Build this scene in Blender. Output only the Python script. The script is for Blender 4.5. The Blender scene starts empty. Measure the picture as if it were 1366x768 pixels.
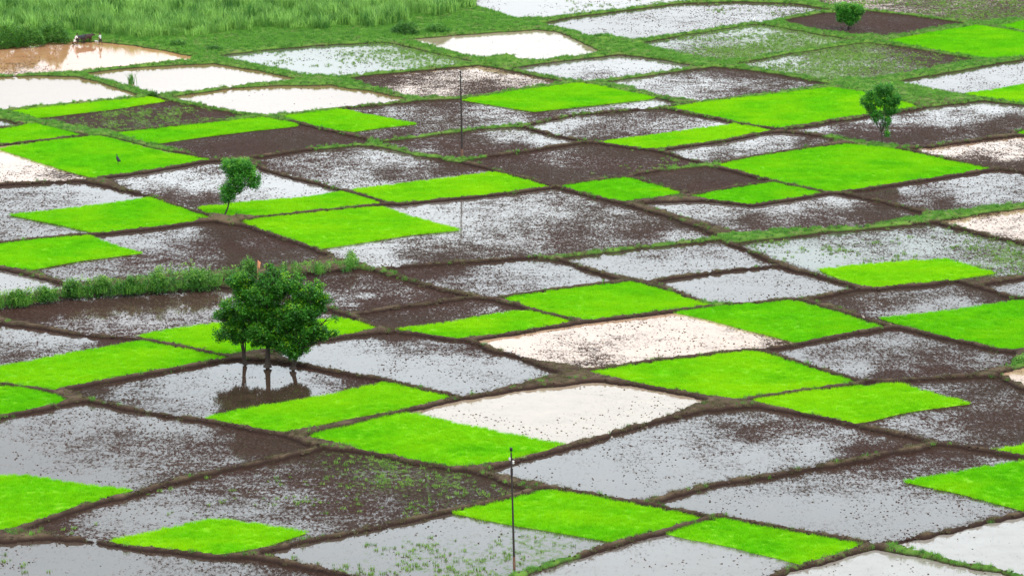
import bpy, bmesh, math, random
import numpy as np
from mathutils import Vector, Matrix, noise as mnoise

# ------------------------------------------------------------------ camera, world, sun, exposure
sc = bpy.context.scene
PITCH = math.radians(12.0); CAM_H = 83.0; F_PX = 5100.0
cam_d = bpy.data.cameras.new('camera'); cam = bpy.data.objects.new('camera', cam_d)
sc.collection.objects.link(cam); sc.camera = cam
cam.location = (0, 0, CAM_H); cam.rotation_euler = (math.pi / 2 - PITCH, 0, 0)
cam_d.sensor_width = 36; cam_d.lens = F_PX / 1366 * 36
cam_d.clip_start = 1; cam_d.clip_end = 9000

SUN_EL, SUN_AZ = math.radians(52), math.radians(150)      # azimuth clockwise from +Y
world = bpy.data.worlds.new('World'); sc.world = world; world.use_nodes = True
wn, wl = world.node_tree.nodes, world.node_tree.links
bg = wn['Background']; bg.inputs['Strength'].default_value = 0.1
sky = wn.new('ShaderNodeTexSky'); sky.sky_type = 'NISHITA'; sky.sun_disc = False
sky.sun_elevation = SUN_EL; sky.sun_rotation = SUN_AZ; sky.dust_density = 2.5; sky.air_density = 1.2
tc = wn.new('ShaderNodeTexCoord'); sep = wn.new('ShaderNodeSeparateXYZ')
wl.new(tc.outputs['Generated'], sep.inputs[0])
rmp = wn.new('ShaderNodeValToRGB'); el = rmp.color_ramp.elements
el[0].position = 0.0; el[0].color = (1.17, 1.18, 1.17, 1)
el[1].position = 1.0; el[1].color = (0.80, 0.84, 0.88, 1)
e = el.new(0.15); e.color = (1.24, 1.34, 1.40, 1)
e = el.new(0.30); e.color = (1.28, 1.46, 1.58, 1)
e = el.new(0.5); e.color = (.85, .92, .98, 1)
wl.new(sep.outputs['Z'], rmp.inputs[0])
cm = wn.new('ShaderNodeMapping'); cm.inputs['Scale'].default_value = (3, 3, 12)
wl.new(tc.outputs['Generated'], cm.inputs[0])
cn = wn.new('ShaderNodeTexNoise'); cn.inputs['Scale'].default_value = 1.6; cn.inputs['Detail'].default_value = 5
wl.new(cm.outputs[0], cn.inputs['Vector'])
cr = wn.new('ShaderNodeMapRange'); cr.inputs[1].default_value = .35; cr.inputs[2].default_value = .65
cr.inputs[3].default_value = 10.3; cr.inputs[4].default_value = 16.0
wl.new(cn.outputs['Fac'], cr.inputs[0])
vm = wn.new('ShaderNodeVectorMath'); vm.operation = 'SCALE'
wl.new(rmp.outputs[0], vm.inputs[0]); wl.new(cr.outputs[0], vm.inputs['Scale'])
mx = wn.new('ShaderNodeMixRGB'); mx.inputs[0].default_value = 0.85
wl.new(sky.outputs[0], mx.inputs[1]); wl.new(vm.outputs[0], mx.inputs[2]); wl.new(mx.outputs[0], bg.inputs[0])

sun_d = bpy.data.lights.new('sun', 'SUN'); sun = bpy.data.objects.new('sun', sun_d); sc.collection.objects.link(sun)
sun_d.energy = 1.5; sun_d.angle = math.radians(10); sun_d.color = (1.0, .96, .9)
sdir = Vector((math.sin(SUN_AZ) * math.cos(SUN_EL), math.cos(SUN_AZ) * math.cos(SUN_EL), math.sin(SUN_EL)))
sun.rotation_euler = sdir.to_track_quat('Z', 'Y').to_euler()
sc.view_settings.view_transform = 'Standard'; sc.view_settings.look = 'None'
sc.view_settings.exposure = 0.2; sc.view_settings.gamma = 1.0
sc.render.engine = 'CYCLES'
sc.cycles.max_bounces = 5; sc.cycles.diffuse_bounces = 2; sc.cycles.glossy_bounces = 3; sc.cycles.transmission_bounces = 2

rng = np.random.default_rng(7); random.seed(7)
COL = sc.collection
WATER_Z = -0.25; BED_Z = -0.19

# ------------------------------------------------------------------ helpers
def ground(u, v, z=0.0):
    """A point of the survey (photo pixels) -> the metre position where it stands on the level z."""
    du, dv = (u - 683.0) / F_PX, (384.0 - v) / F_PX
    cp, sp = math.cos(PITCH), math.sin(PITCH)
    dx, dy, dz = du, cp + dv * sp, -sp + dv * cp
    t = (z - CAM_H) / dz
    return (dx * t, dy * t)
def px_scale(v):
    x0, y = ground(683, v); x1, _ = ground(684, v)
    return 1.0 / (x1 - x0)
def project(x, y):
    cp, sp = math.cos(PITCH), math.sin(PITCH)
    dep = y * cp + CAM_H * sp; up = y * sp - CAM_H * cp
    return 683 + F_PX * x / dep, 384 - F_PX * up / dep

def link(o, parent=None):
    COL.objects.link(o)
    if parent is not None: o.parent = parent
    return o
def tag(o, label=None, cat=None, group=None, kind=None):
    if label: o['label'] = label
    if cat: o['category'] = cat
    if group: o['group'] = group
    if kind: o['kind'] = kind
    return o
def np_mesh(name, verts, faces, mat=None, parent=None, smooth=False):
    """verts Nx3 array, faces MxK array (all same size)."""
    me = bpy.data.meshes.new(name)
    verts = np.asarray(verts, np.float32); faces = np.asarray(faces, np.int32)
    k = faces.shape[1] if len(faces) else 3
    me.vertices.add(len(verts)); me.vertices.foreach_set('co', verts.ravel())
    me.loops.add(faces.size); me.loops.foreach_set('vertex_index', faces.ravel())
    me.polygons.add(len(faces)); me.polygons.foreach_set('loop_start', np.arange(len(faces), dtype=np.int32) * k)
    if smooth: me.polygons.foreach_set('use_smooth', np.ones(len(faces), bool))
    me.update(calc_edges=True); me.validate()
    if mat: me.materials.append(mat)
    return link(bpy.data.objects.new(name, me), parent)
def empty(name, loc):
    o = bpy.data.objects.new(name, None); o.location = loc; o.empty_display_size = .3
    return link(o)

def poly_world(pts, top_z, bot_z):
    """Outline of a field; its far edges are seen at level top_z, its near edges at bot_z."""
    n = len(pts); P = np.array(pts, float)
    area = 0.5 * np.sum(P[:, 0] * np.roll(P[:, 1], -1) - np.roll(P[:, 0], -1) * P[:, 1])
    out = []
    for i in range(n):
        a, b, c = P[i - 1], P[i], P[(i + 1) % n]
        def nrm(p, q):
            d = q - p; L = math.hypot(*d) + 1e-9
            m = np.array([d[1], -d[0]]) / L
            return m if area > 0 else -m
        m = nrm(a, b) + nrm(b, c); L = math.hypot(*m) + 1e-9
        t = (m[1] / L + 1) / 2            # 0: outline faces away (up in the photo), 1: faces us
        t = min(1, max(0, (t - .5) * 3 + .5))
        out.append(ground(b[0], b[1], top_z + (bot_z - top_z) * t))
    return np.array(out)
def densify(W, step=3.0, jit=0.12):
    out = []
    n = len(W)
    for i in range(n):
        a, b = W[i], W[(i + 1) % n]
        k = max(1, int(np.hypot(*(b - a)) / step))
        for j in range(k):
            p = a + (b - a) * j / k
            out.append(p + rng.normal(0, jit, 2))
    return np.array(out)
def sdf(P, W):
    """Signed distance (negative inside) of points P to polygon W."""
    d2 = np.full(len(P), 1e9); ins = np.zeros(len(P), bool)
    n = len(W)
    for i in range(n):
        a, b = W[i], W[(i + 1) % n]
        e = b - a; w = P - a
        t = np.clip((w @ e) / (e @ e + 1e-12), 0, 1)
        dd = w - t[:, None] * e
        d2 = np.minimum(d2, (dd * dd).sum(1))
        c = ((a[1] > P[:, 1]) != (b[1] > P[:, 1]))
        xx = a[0] + (P[:, 1] - a[1]) * e[0] / (e[1] if abs(e[1]) > 1e-12 else 1e-12)
        ins ^= c & (P[:, 0] < xx)
    d = np.sqrt(d2)
    return np.where(ins, -d, d)
def sample_in(W, dens, margin=0.0):
    lo, hi = W.min(0), W.max(0)
    n = int((hi - lo).prod() * dens)
    P = rng.uniform(lo, hi, (n, 2))
    return P[sdf(P, W) < -margin]
def vnoise(P, s, seed=0.0):
    """cheap smooth value noise in numpy, 0..1"""
    q = P * s + seed
    i = np.floor(q).astype(np.int64); f = q - i; f = f * f * (3 - 2 * f)
    def h(ix, iy):
        v = np.sin(ix * 127.1 + iy * 311.7 + seed * 7.3) * 43758.5453
        return v - np.floor(v)
    a, b = h(i[:, 0], i[:, 1]), h(i[:, 0] + 1, i[:, 1])
    c, d = h(i[:, 0], i[:, 1] + 1), h(i[:, 0] + 1, i[:, 1] + 1)
    return (a * (1 - f[:, 0]) + b * f[:, 0]) * (1 - f[:, 1]) + (c * (1 - f[:, 0]) + d * f[:, 0]) * f[:, 1]

# ------------------------------------------------------------------ materials
class NT:
    def __init__(s, name):
        s.m = bpy.data.materials.new(name); s.m.use_nodes = True
        s.t = s.m.node_tree; s.n = s.t.nodes; s.l = s.t.links; s.n.clear()
        s.out = s.n.new('ShaderNodeOutputMaterial')
    def new(s, t, **kw):
        x = s.n.new(t)
        for k, v in kw.items(): setattr(x, k, v)
        return x
    def put(s, sock, v):
        if hasattr(v, 'links') or isinstance(v, bpy.types.NodeSocket): s.l.new(v, sock)
        else: sock.default_value = v
    def math(s, op, a, b=0.0, c=0.0, clamp=False):
        x = s.new('ShaderNodeMath', operation=op, use_clamp=clamp)
        s.put(x.inputs[0], a); s.put(x.inputs[1], b); s.put(x.inputs[2], c)
        return x.outputs[0]
    def noise(s, vec, scale, detail=3, rough=.55):
        x = s.new('ShaderNodeTexNoise'); s.put(x.inputs['Vector'], vec)
        x.inputs['Scale'].default_value = scale; x.inputs['Detail'].default_value = detail; x.inputs['Roughness'].default_value = rough
        return x.outputs['Fac']
    def rng(s, v, a, b, c=0., d=1., smooth=False):
        x = s.new('ShaderNodeMapRange'); s.put(x.inputs[0], v)
        if smooth: x.interpolation_type = 'SMOOTHSTEP'
        for i, q in enumerate((a, b, c, d)): s.put(x.inputs[i + 1], q)
        return x.outputs[0]
    def mix(s, f, a, b):
        x = s.new('ShaderNodeMixRGB'); s.put(x.inputs[0], f)
        for i, q in ((1, a), (2, b)):
            s.put(x.inputs[i], (*q, 1) if isinstance(q, tuple) and len(q) == 3 else q)
        return x.outputs[0]
    def map(s, vec, sc_=(1, 1, 1), rot=(0, 0, 0)):
        x = s.new('ShaderNodeMapping'); s.put(x.inputs[0], vec)
        x.inputs['Scale'].default_value = sc_; x.inputs['Rotation'].default_value = rot
        return x.outputs[0]
    def bsdf(s, color, rough=.6, spec=.5, ior=None, normal=None):
        x = s.new('ShaderNodeBsdfPrincipled')
        s.put(x.inputs['Base Color'], (*color, 1) if isinstance(color, tuple) else color)
        s.put(x.inputs['Roughness'], rough); s.put(x.inputs['Specular IOR Level'], spec)
        if ior: x.inputs['IOR'].default_value = ior
        if normal is not None: s.l.new(normal, x.inputs['Normal'])
        return x.outputs[0]
    def bump(s, h, strength, dist):
        x = s.new('ShaderNodeBump'); s.put(x.inputs['Height'], h)
        s.put(x.inputs['Strength'], strength); x.inputs['Distance'].default_value = dist
        return x.outputs[0]
    def pos(s): return s.new('ShaderNodeNewGeometry').outputs['Position']
    def attr(s, name, kind='GEOMETRY'):
        return s.new('ShaderNodeAttribute', attribute_name=name, attribute_type=kind)
    def done(s, sh):
        s.l.new(sh, s.out.inputs['Surface']); return s.m
    def mixsh(s, f, a, b):
        x = s.new('ShaderNodeMixShader'); s.put(x.inputs[0], f); s.l.new(a, x.inputs[1]); s.l.new(b, x.inputs[2])
        return x.outputs[0]

def mat_paddy():
    n = NT('paddy_mud_and_water'); P = n.pos()
    mud = n.attr('mud').outputs['Fac']; weed = n.attr('weed').outputs['Fac']; silt = n.attr('silt').outputs['Color']
    nL = n.noise(P, .085, 3, .6); nM = n.noise(P, .45, 3, .6)
    nF = n.noise(n.map(P, (3.8, 1.35, 1), (0, 0, .16)), 1.0, 6, .76)
    nR = n.noise(n.map(P, (.5, 2.2, 1), (0, 0, .55)), 1.0, 3, .6)      # tilled streaks
    ang = n.noise(P, .03, 1)
    vr = n.new('ShaderNodeVectorRotate', rotation_type='Z_AXIS'); n.l.new(P, vr.inputs['Vector'])
    n.put(vr.inputs['Angle'], n.math('MULTIPLY_ADD', ang, 3.0, -1.1))
    nS = n.noise(n.map(vr.outputs[0], (5.5, 1.0, 1)), 1.0, 4, .75)      # raked strokes left by the plank
    nG = n.noise(n.map(P, (4.2, 3.0, 1)), 1.7, 3, .8)
    nF = n.math('ADD', n.math('MULTIPLY_ADD', nF, .62, n.math('MULTIPLY', nS, .55)), n.math('MULTIPLY_ADD', nG, .35, -.26))
    nF = n.math('MULTIPLY_ADD', nF, 1.3, -.15)
    k = n.math('MULTIPLY', mud, n.math('SUBTRACT', 1.12, mud))
    k = n.math('MULTIPLY_ADD', k, 3.2, .1)
    v = n.math('ADD', n.math('MULTIPLY', n.math('SUBTRACT', nL, .5), 1.0), n.math('MULTIPLY', n.math('SUBTRACT', nM, .5), .8))
    v = n.math('ADD', v, n.math('MULTIPLY', n.math('SUBTRACT', nR, .5), .45))
    m = n.math('MULTIPLY_ADD', v, k, mud)
    thr = n.math('MULTIPLY_ADD', m, -.37, .70)
    d = n.math('SUBTRACT', nF, thr)
    mask = n.math('MAXIMUM', n.rng(d, -.018, .028, 0, 1), n.rng(d, -.08, -.01, 0, .28))
    # mud
    shade = n.noise(P, 1.7, 4, .7)
    mc = n.mix(shade, (.032, .0145, .010), (.105, .054, .040))
    hue = n.noise(P, .05, 2)
    mc = n.mix(n.rng(hue, .4, .65, 0, .6), mc, (.070, .052, .034))
    rough = n.rng(n.noise(P, 3.1, 2), .35, .65, .55, .9)
    bm = n.bump(nF, .9, .28)
    mudb = n.bsdf(mc, rough, .04, None, bm)
    # water with suspended silt
    rip = n.bump(n.noise(n.map(P, (1, .35, 1)), 6.0, 2), .06, .02)
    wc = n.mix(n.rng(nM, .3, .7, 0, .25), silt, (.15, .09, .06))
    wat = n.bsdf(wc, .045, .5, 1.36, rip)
    body = n.mixsh(mask, wat, mudb)
    # weeds and algae
    nw = n.noise(n.map(P, (1.6, 1.0, 1)), 1.3, 5, .7)
    wthr = n.math('MULTIPLY_ADD', weed, -.50, .74)
    wmask = n.rng(n.math('SUBTRACT', nw, wthr), -.04, .12, 0, .8)
    wcol = n.mix(n.noise(P, .9, 3), (.09, .19, .03), (.26, .42, .10))
    wb = n.bsdf(wcol, .8, .2, None, bm)
    return n.done(n.mixsh(wmask, body, wb))
def mat_ground():
    n = NT('bund_earth'); P = n.pos(); g = n.attr('grass').outputs['Fac']
    f = n.noise(P, 1.5, 5, .7); c = n.noise(P, .35, 4)
    mc = n.mix(f, (.030, .019, .013), (.115, .075, .052))
    mc = n.mix(n.rng(c, .45, .7, 0, .5), mc, (.15, .115, .07))
    z = n.new('ShaderNodeSeparateXYZ'); n.l.new(P, z.inputs[0])
    wet = n.rng(z.outputs['Z'], -.12, .07, 1, 0)
    mc = n.mix(n.math('MULTIPLY', n.rng(z.outputs['Z'], .04, .16), n.rng(c, .35, .6, .3, .9)), mc, (.17, .125, .075))
    mc = n.mix(wet, mc, (.034, .020, .016))
    gn = n.noise(P, .8, 4, .65)
    gm = n.rng(n.math('ADD', gn, n.math('MULTIPLY', n.math('SUBTRACT', g, .5), .9)), .45, .62)
    gm = n.math('MULTIPLY', gm, n.rng(z.outputs['Z'], -.2, -.03, .15, 1))
    gc = n.mix(n.rng(n.noise(P, .6, 4), .3, .7), (.045, .14, .02), (.17, .30, .05)); gc = n.mix(n.rng(n.noise(P, .22, 5, .7), .52, .68, 0, .8), gc, (.19, .17, .08))
    col = n.mix(gm, mc, gc)
    return n.done(n.bsdf(col, .9, .08, None, n.bump(f, 1., .2)))
def mat_leaf(name, c0, c1, trans=.35, tone=False, rough=.5, scale=.7):
    n = NT(name); P = n.pos()
    r = n.new('ShaderNodeObjectInfo').outputs['Random']
    f = n.noise(P, scale, 3, .6)
    f = n.rng(n.math('MULTIPLY_ADD', r, .6, f), .42, 1.08)
    col = n.mix(f, c0, c1)
    if tone:
        t = n.attr('tone', 'INSTANCER').outputs['Fac']
        t2 = n.attr('tone', 'GEOMETRY').outputs['Fac']
        col = n.mix(n.math('MAXIMUM', t, t2), col, tone)
    sh = n.bsdf(col, rough, .3)
    tr = n.new('ShaderNodeBsdfTranslucent'); n.l.new(col, tr.inputs[0])
    return n.done(n.mixsh(trans, sh, tr.outputs[0]))
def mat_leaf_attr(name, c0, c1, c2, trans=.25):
    """tree leaves: 'age' attribute per spray picks dark to light leaf colour, lighter towards the top"""
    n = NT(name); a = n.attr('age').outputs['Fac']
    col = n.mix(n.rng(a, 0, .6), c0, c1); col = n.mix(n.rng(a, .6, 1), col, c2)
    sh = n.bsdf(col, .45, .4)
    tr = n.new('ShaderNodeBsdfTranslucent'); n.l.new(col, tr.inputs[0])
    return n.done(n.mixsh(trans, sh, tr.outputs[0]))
def mat_plain(name, c, rough=.7, var=.25, scale=6., metallic=0):
    n = NT(name); P = n.pos()
    f = n.noise(P, scale, 4, .6)
    col = n.mix(f, tuple(x * (1 - var) for x in c), tuple(min(1, x * (1 + var)) for x in c))
    return n.done(n.bsdf(col, rough, .4))

M_PADDY = mat_paddy(); M_GROUND = mat_ground()
M_RICE = mat_leaf('young_rice_blades', (.11, .50, .001), (.23, .72, .002), .4, tone=(.40, .76, .002), scale=.35)
M_BED = mat_leaf('rice_bed', (.09, .38, .001), (.17, .50, .002), 0.0, tone=(.30, .60, .002), rough=.8, scale=1.5)
M_CLOD = mat_plain('wet_mud_clod', (.060, .032, .023), .8, .5, 1.5)
M_GRASS = mat_leaf('bund_grass', (.06, .22, .03), (.20, .46, .06), .35)
M_DRY = mat_leaf('dry_grass', (.07, .075, .022), (.20, .21, .08), .3)
M_REED = mat_leaf('cane_leaf', (.035, .16, .025), (.34, .62, .13), .35, rough=.4, scale=.15)
M_WEED = mat_leaf('field_weed', (.10, .24, .03), (.28, .48, .09), .35)
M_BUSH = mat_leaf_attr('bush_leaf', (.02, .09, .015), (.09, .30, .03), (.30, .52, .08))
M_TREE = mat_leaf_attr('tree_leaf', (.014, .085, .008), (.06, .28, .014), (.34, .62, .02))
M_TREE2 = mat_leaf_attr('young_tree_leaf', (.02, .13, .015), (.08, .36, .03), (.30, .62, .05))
M_BARK = mat_plain('bark', (.045, .034, .026), .9, .4, 5)

# ------------------------------------------------------------------ survey of the fields (photo pixels)
# silt colours
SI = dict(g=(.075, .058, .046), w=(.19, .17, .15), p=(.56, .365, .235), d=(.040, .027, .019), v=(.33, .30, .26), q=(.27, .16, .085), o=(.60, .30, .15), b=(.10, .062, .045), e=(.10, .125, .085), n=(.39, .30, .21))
# fields: name, silt, outline, control points (u, v, mud[, weed]), label
FIELDS = [
 ('flooded_field','o',[(-40,66),(0,67),(60,57),(130,57),(175,61),(215,68),(256,76),(255,79),(190,85),(150,91),(130,93),(60,97),(0,100),(-40,102)],
  [(20,92,.35),(100,75,0),(200,75,0),(150,85,0),(0,75,0)],'flooded field of orange muddy water that the buffaloes are ploughing'),
 ('flooded_field','q',[(-40,103),(0,104),(45,102),(100,103),(140,114),(180,127),(183,129),(120,137),(50,142),(0,145),(-40,147)],
  [(60,120,0)],'smooth cream flooded field just below the orange water at the far left'),
 ('flooded_field','q',[(110,98),(145,93),(200,90),(285,86),(340,95),(390,105),(393,107),(340,111),(270,120),(213,125),(180,116),(140,105)],
  [(250,105,0)],'smooth cream flooded field with one tall weed standing in it'),
 ('flooded_field','q',[(228,130),(300,120),(380,115),(440,115),(490,122),(535,131),(545,134),(480,142),(420,148),(370,153),(340,151),(290,143),(245,136)],
  [(380,135,.02)],'cream flooded field above the long thin rice plots, with a small mud notch in its far bund'),
 ('ploughed_field','b',[(10,148),(100,138),(205,130),(228,134),(330,155),(300,160),(160,174),(115,170),(50,157)],
  [(80,156,.95,0),(120,158,.95,0),(160,158,.95,0),(200,157,.95,0),(240,156,.95,0),(280,156,.95,0),(110,152,.95,0),(150,152.5,.95,.75),(190,151.5,.95,.8),(230,151,.95,.75),(265,150,.95,.3),(110,165,.95,.6),(150,164,.95,.85),(190,163,.95,.85),(230,161,.95,.8),(275,160,.9,.5),(210,144,.95,0),(160,147,.95,0),(120,170,.95,0),(170,170,.95,.1),(220,167,.95,0)],'dry dark ploughed field crossed by faint green weedy rows'),
 ('flooded_field','g',[(-40,159),(0,160),(14,163),(28,168),(0,170),(-40,172)],[(0,165,.1)],'tiny pale puddle field at the left edge beside the curved grass bund'),
 ('ploughed_field','b',[(150,178),(350,157),(400,166),(495,186),(485,191),(430,195),(370,202),(330,208),(283,210),(205,191)],
  [(330,190,1.0),(430,185,1.0),(280,200,.95)],'plain dark brown ploughed field under the second long rice strip'),
 ('muddy_field','w',[(371,155),(420,149),(458,144),(545,137),(600,132),(620,131),(775,111),(903,137),(880,143),(770,151),(695,166),(640,170),(560,181),(500,186),(472,180),(425,170)],
  [(440,165,.9),(520,144,.45),(600,148,.85),(660,163,.4),(690,160,.3),(780,147,.45),(870,137,.35),(580,165,.6),(560,170,.75),(540,178,.9),(500,150,.5),(720,152,.8)],
  'long muddy field with white glints reaching under the bright rhombus plot behind the far pole'),
 ('muddy_field','p',[(460,105),(500,100),(560,95),(640,88),(690,97),(752,109),(700,117),(620,130),(590,130),(545,127),(500,115)],
  [(500,108,.9),(560,105,.7),(600,98,.55),(640,95,.35),(700,105,.45),(570,118,.6),(640,117,.85),(545,120,.4),(480,105,.95)],'muddy field with pinkish puddles around the top of the far pole'),
 ('flooded_field','e',[(290,75),(350,68),(450,60),(515,58),(560,68),(635,83),(560,91),(440,103),(410,99),(350,87)],
  [(340,75,.05,.1),(400,90,.02,.05),(450,75,.12,.3),(520,70,.1,.6),(580,80,.1,.65),(470,95,.05,.15)],'grey flooded field dotted with green weeds below the tall canes'),
 ('flooded_field','n',[(545,53),(640,46),(715,41),(740,43),(770,55),(803,70),(750,76),(695,82),(650,79),(600,67)],[(680,60,.02)],
  'bright white flooded field whose far edge mirrors the tall canes'),
 ('flooded_field','w',[(625,-12),(640,8),(690,24),(740,22),(840,11),(925,0),(960,-6),(900,-14)],[(700,10,.04),(850,3,.08,.15)],
  'flooded field cut by the top edge, brown reflections at its left end'),
 ('flooded_field','g',[(722,31),(780,21),(900,6),(990,3),(1060,6),(1108,13),(1040,26),(960,38),(840,53),(800,52),(770,42)],
  [(780,35,.06),(900,25,.22),(1000,12,.35,.1),(1060,12,.5,.15),(850,42,.2),(1000,25,.25)],'speckled grey flooded field with a white egret near its right side'),
 ('weedy_field','e',[(845,60),(920,46),(1000,31),(1050,40),(1138,54),(1080,64),(1000,77),(965,80),(900,69)],
  [(870,58,.3,.25),(950,55,.35,.45),(1000,42,.2,.45),(1060,55,.45,.75),(980,72,.6,.85)],'olive weedy field with pale puddles, directly below the speckled egret field'),
 ('flooded_field','w',[(680,91),(740,84),(830,74),(870,79),(930,88),(880,96),(780,108),(730,101)],[(760,92,.1),(850,84,.15),(800,103,.5)],
  'narrow white flooded field above the bright rhombus plot near the far pole'),
 ('muddy_field','w',[(808,110),(880,99),(956,90),(1010,96),(1106,112),(1060,119),(935,134),(890,127)],
  [(850,110,.2),(920,108,.5),(980,98,.85),(900,122,.3),(1000,110,.65),(1050,108,.75),(960,128,.45),(1070,113,.55)],'mottled brown and white field above the largest far rice plot'),
 ('weedy_field','e',[(975,86),(1050,73),(1155,58),(1220,66),(1308,79),(1250,88),(1170,104),(1110,106),(1040,95)],
  [(1040,80,.3,.4),(1130,75,.6,.75),(1240,75,.95,.35),(1290,80,.95,.1),(1100,98,.45,.8),(1180,95,.7,.6)],'olive weedy field between the round-tree field and the largest far rice plot'),
 ('ploughed_field','b',[(1035,27),(1090,19),(1153,15),(1220,22),(1292,31),(1230,40),(1168,50),(1100,41)],[(1150,30,1.0)],'dark ploughed field at the foot of the small round tree'),
 ('weedy_field','p',[(1085,-10),(1100,5),(1200,17),(1300,29),(1366,23),(1420,15),(1420,-12)],[(1180,5,.6,.35),(1260,10,.75,.5),(1340,18,.9,.55),(1340,0,.7,.4)],
  'reddish weedy field cut by the top right corner'),
 ('flooded_field','g',[(1190,110),(1280,95),(1366,80),(1410,74),(1410,141),(1366,137),(1285,126),(1240,116)],[(1240,107,.15),(1330,98,.12),(1300,110,.3)],
  'grey speckled flooded field at the right edge, above the cut-off lime plot'),
 ('muddy_field','w',[(695,168),(770,153),(883,145),(960,160),(1035,174),(966,187),(875,200),(800,191),(740,180)],
  [(720,165,.1),(760,165,.3),(830,158,.8),(880,150,.9),(830,172,.55),(900,165,.6),(950,168,.25),(780,180,.65),(800,188,.9)],'muddy field above the slim yellow-green plot, white puddle at its left tip'),
 ('flooded_field','w',[(880,200),(960,189),(1032,178),(1070,178),(1120,184),(1100,191),(1020,204),(950,217),(915,210)],
  [(930,200,.2),(1000,190,.22),(1050,182,.3),(960,208,.7),(1080,187,.8),(1020,200,.5)],'narrow white flooded strip just below the slim yellow-green plot'),
 ('muddy_field','w',[(1045,174),(1140,160),(1230,145),(1310,136),(1366,141),(1410,146),(1410,166),(1366,174),(1235,194),(1190,193),(1110,182)],
  [(1100,172,.3),(1180,160,.3),(1250,152,.2),(1320,145,.2),(1180,172,.75),(1130,180,.95),(1250,165,.5),(1300,163,.6),(1350,160,.9),(1240,182,1),(1200,188,1),(1320,172,1)],
  'brown field with a white water band behind the slender tree trunk at the right'),
 ('ploughed_field','b',[(835,233),(890,226),(945,222),(985,231),(1032,242),(980,249),(922,258),(880,248)],[(930,238,1.0)],'small dark brown rhombus field between the mid-green plots'),
 ('ploughed_field','w',[(620,214),(700,203),(770,191),(800,192),(875,202),(940,219),(880,226),(830,235),(745,246),(735,244),(690,232)],
  [(700,220,1.0),(750,211,.72),(800,215,.95),(870,210,.95),(650,214,.9),(880,222,.95,.3)],'wide dark brown ploughed field, dry in its middle, right of the far pole foot'),
 ('muddy_field','w',[(505,190),(560,182),(640,172),(690,169),(740,181),(790,190),(700,201),(615,211),(560,205)],
  [(550,195,.8),(560,200,.6),(620,190,.95),(680,182,.3),(720,187,.25),(750,190,.5),(690,195,.95),(640,202,.9)],'brown field at the foot of the far pole with a white puddle at its right end'),
 ('muddy_field','w',[(342,212),(400,203),(470,194),(500,197),(560,208),(655,228),(735,250),(660,260),(533,272),(480,256),(440,247),(370,230)],
  [(400,220,.65),(450,205,.6),(500,205,.35),(540,212,.4),(400,235,.65),(470,240,.5),(520,235,.9),(600,225,.95),(520,248,.4),(480,222,.55),(600,240,.5)],
  'broad mottled muddy field left of the far pole foot'),
 ('flooded_field','w',[(140,238),(200,230),(275,218),(300,216),(345,226),(435,249),(510,271),(440,280),(320,292),(290,289),(240,274),(180,252)],
  [(170,240,.3),(230,238,.3),(280,225,.6),(260,250,.25),(220,262,.7),(270,268,.85),(370,245,.15),(400,250,.1),(330,262,.25)],'whitish flooded field behind the small leaning tree'),
 ('muddy_field','w',[(318,294),(400,284),(510,275),(540,272),(660,260),(740,251),(790,262),(880,290),(955,315),(880,325),(760,338),(720,341),(600,350),(505,357),(430,333),(380,318)],
  [(560,285,.18),(600,290,.2),(660,280,.3),(720,275,.35),(760,265,.5),(700,310,.5),(620,320,.5),(480,335,.3),(500,345,.25),(560,335,.5),(800,290,.7),(860,310,.65),(900,315,.35),(760,320,.8),(600,345,.8),(820,280,.5),(880,300,.85)],
  'widest mottled field of mud and water, right of the long lime plot in the centre'),
 ('muddy_field','g',[(-40,332),(60,318),(140,312),(283,297),(330,305),(420,332),(440,340),(380,352),(250,362),(110,374),(90,374),(50,360),(-40,348)],
  [(150,315,.15),(200,325,.2),(250,310,.35),(230,340,.5),(120,360,.3),(180,355,.4),(300,320,.85),(320,340,.75),(380,330,.85),(290,305,.95),(60,365,.4)],
  'grey mud and water field behind the long weedy hedge'),
 ('flooded_field','g',[(-40,252),(0,247),(108,243),(200,264),(283,291),(210,303),(138,311),(60,316),(0,322),(-40,326)],
  [(60,248,.25),(30,262,.5),(90,262,.45),(150,262,.1),(110,250,.15),(20,300,.45),(60,305,.4),(10,290,.3),(100,306,.2),(0,315,.6)],'grey wet field wrapping the rice plot below the pink corner'),
 ('muddy_field','p',[(-40,198),(0,194),(132,181),(164,189),(205,200),(280,213),(205,227),(115,238),(100,239),(50,242),(0,245),(-40,248)],
  [(10,215,.05),(40,225,.3),(10,235,.35),(90,235,.6),(60,218,.1),(70,235,.5)],'pink muddy corner field left of the plot with the black bird'),
 ('flooded_field','w',[(-40,357),(0,361),(76,380),(76,386),(30,390),(0,393),(-40,396)],[(20,375,.03),(60,380,.15)],'small white flooded corner behind the left grassy hedge'),
 ('muddy_field','b',[(-40,412),(0,409),(90,396),(290,384),(320,388),(400,405),(460,420),(500,437),(440,448),(370,463),(300,471),(200,452),(100,443),(60,432),(0,420),(-40,416)],
  [(50,410,.85),(150,398,.62),(250,395,.6),(100,425,.5),(170,415,.4),(240,412,.35),(200,430,.3),(130,435,.25),(70,425,.7),(160,446,.5),(280,410,.4),(120,440,.7),(20,415,.95),(60,418,.95),(200,402,.55)],
  'wet brown field that mirrors the hedge, left of the three big trees'),
 ('muddy_field','w',[(300,374),(400,368),(480,361),(510,368),(628,396),(560,404),(468,416),(400,398),(340,386)],
  [(430,395,.45),(480,395,.4),(450,375,.95),(540,395,.7),(510,380,.85),(500,405,.8),(560,400,.8),(600,398,.95)],'brown muddy field right behind the crowns of the three big trees'),
 ('muddy_field','g',[(512,358),(600,352),(715,344),(760,355),(820,373),(760,382),(660,395),(640,394),(570,378)],
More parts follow.
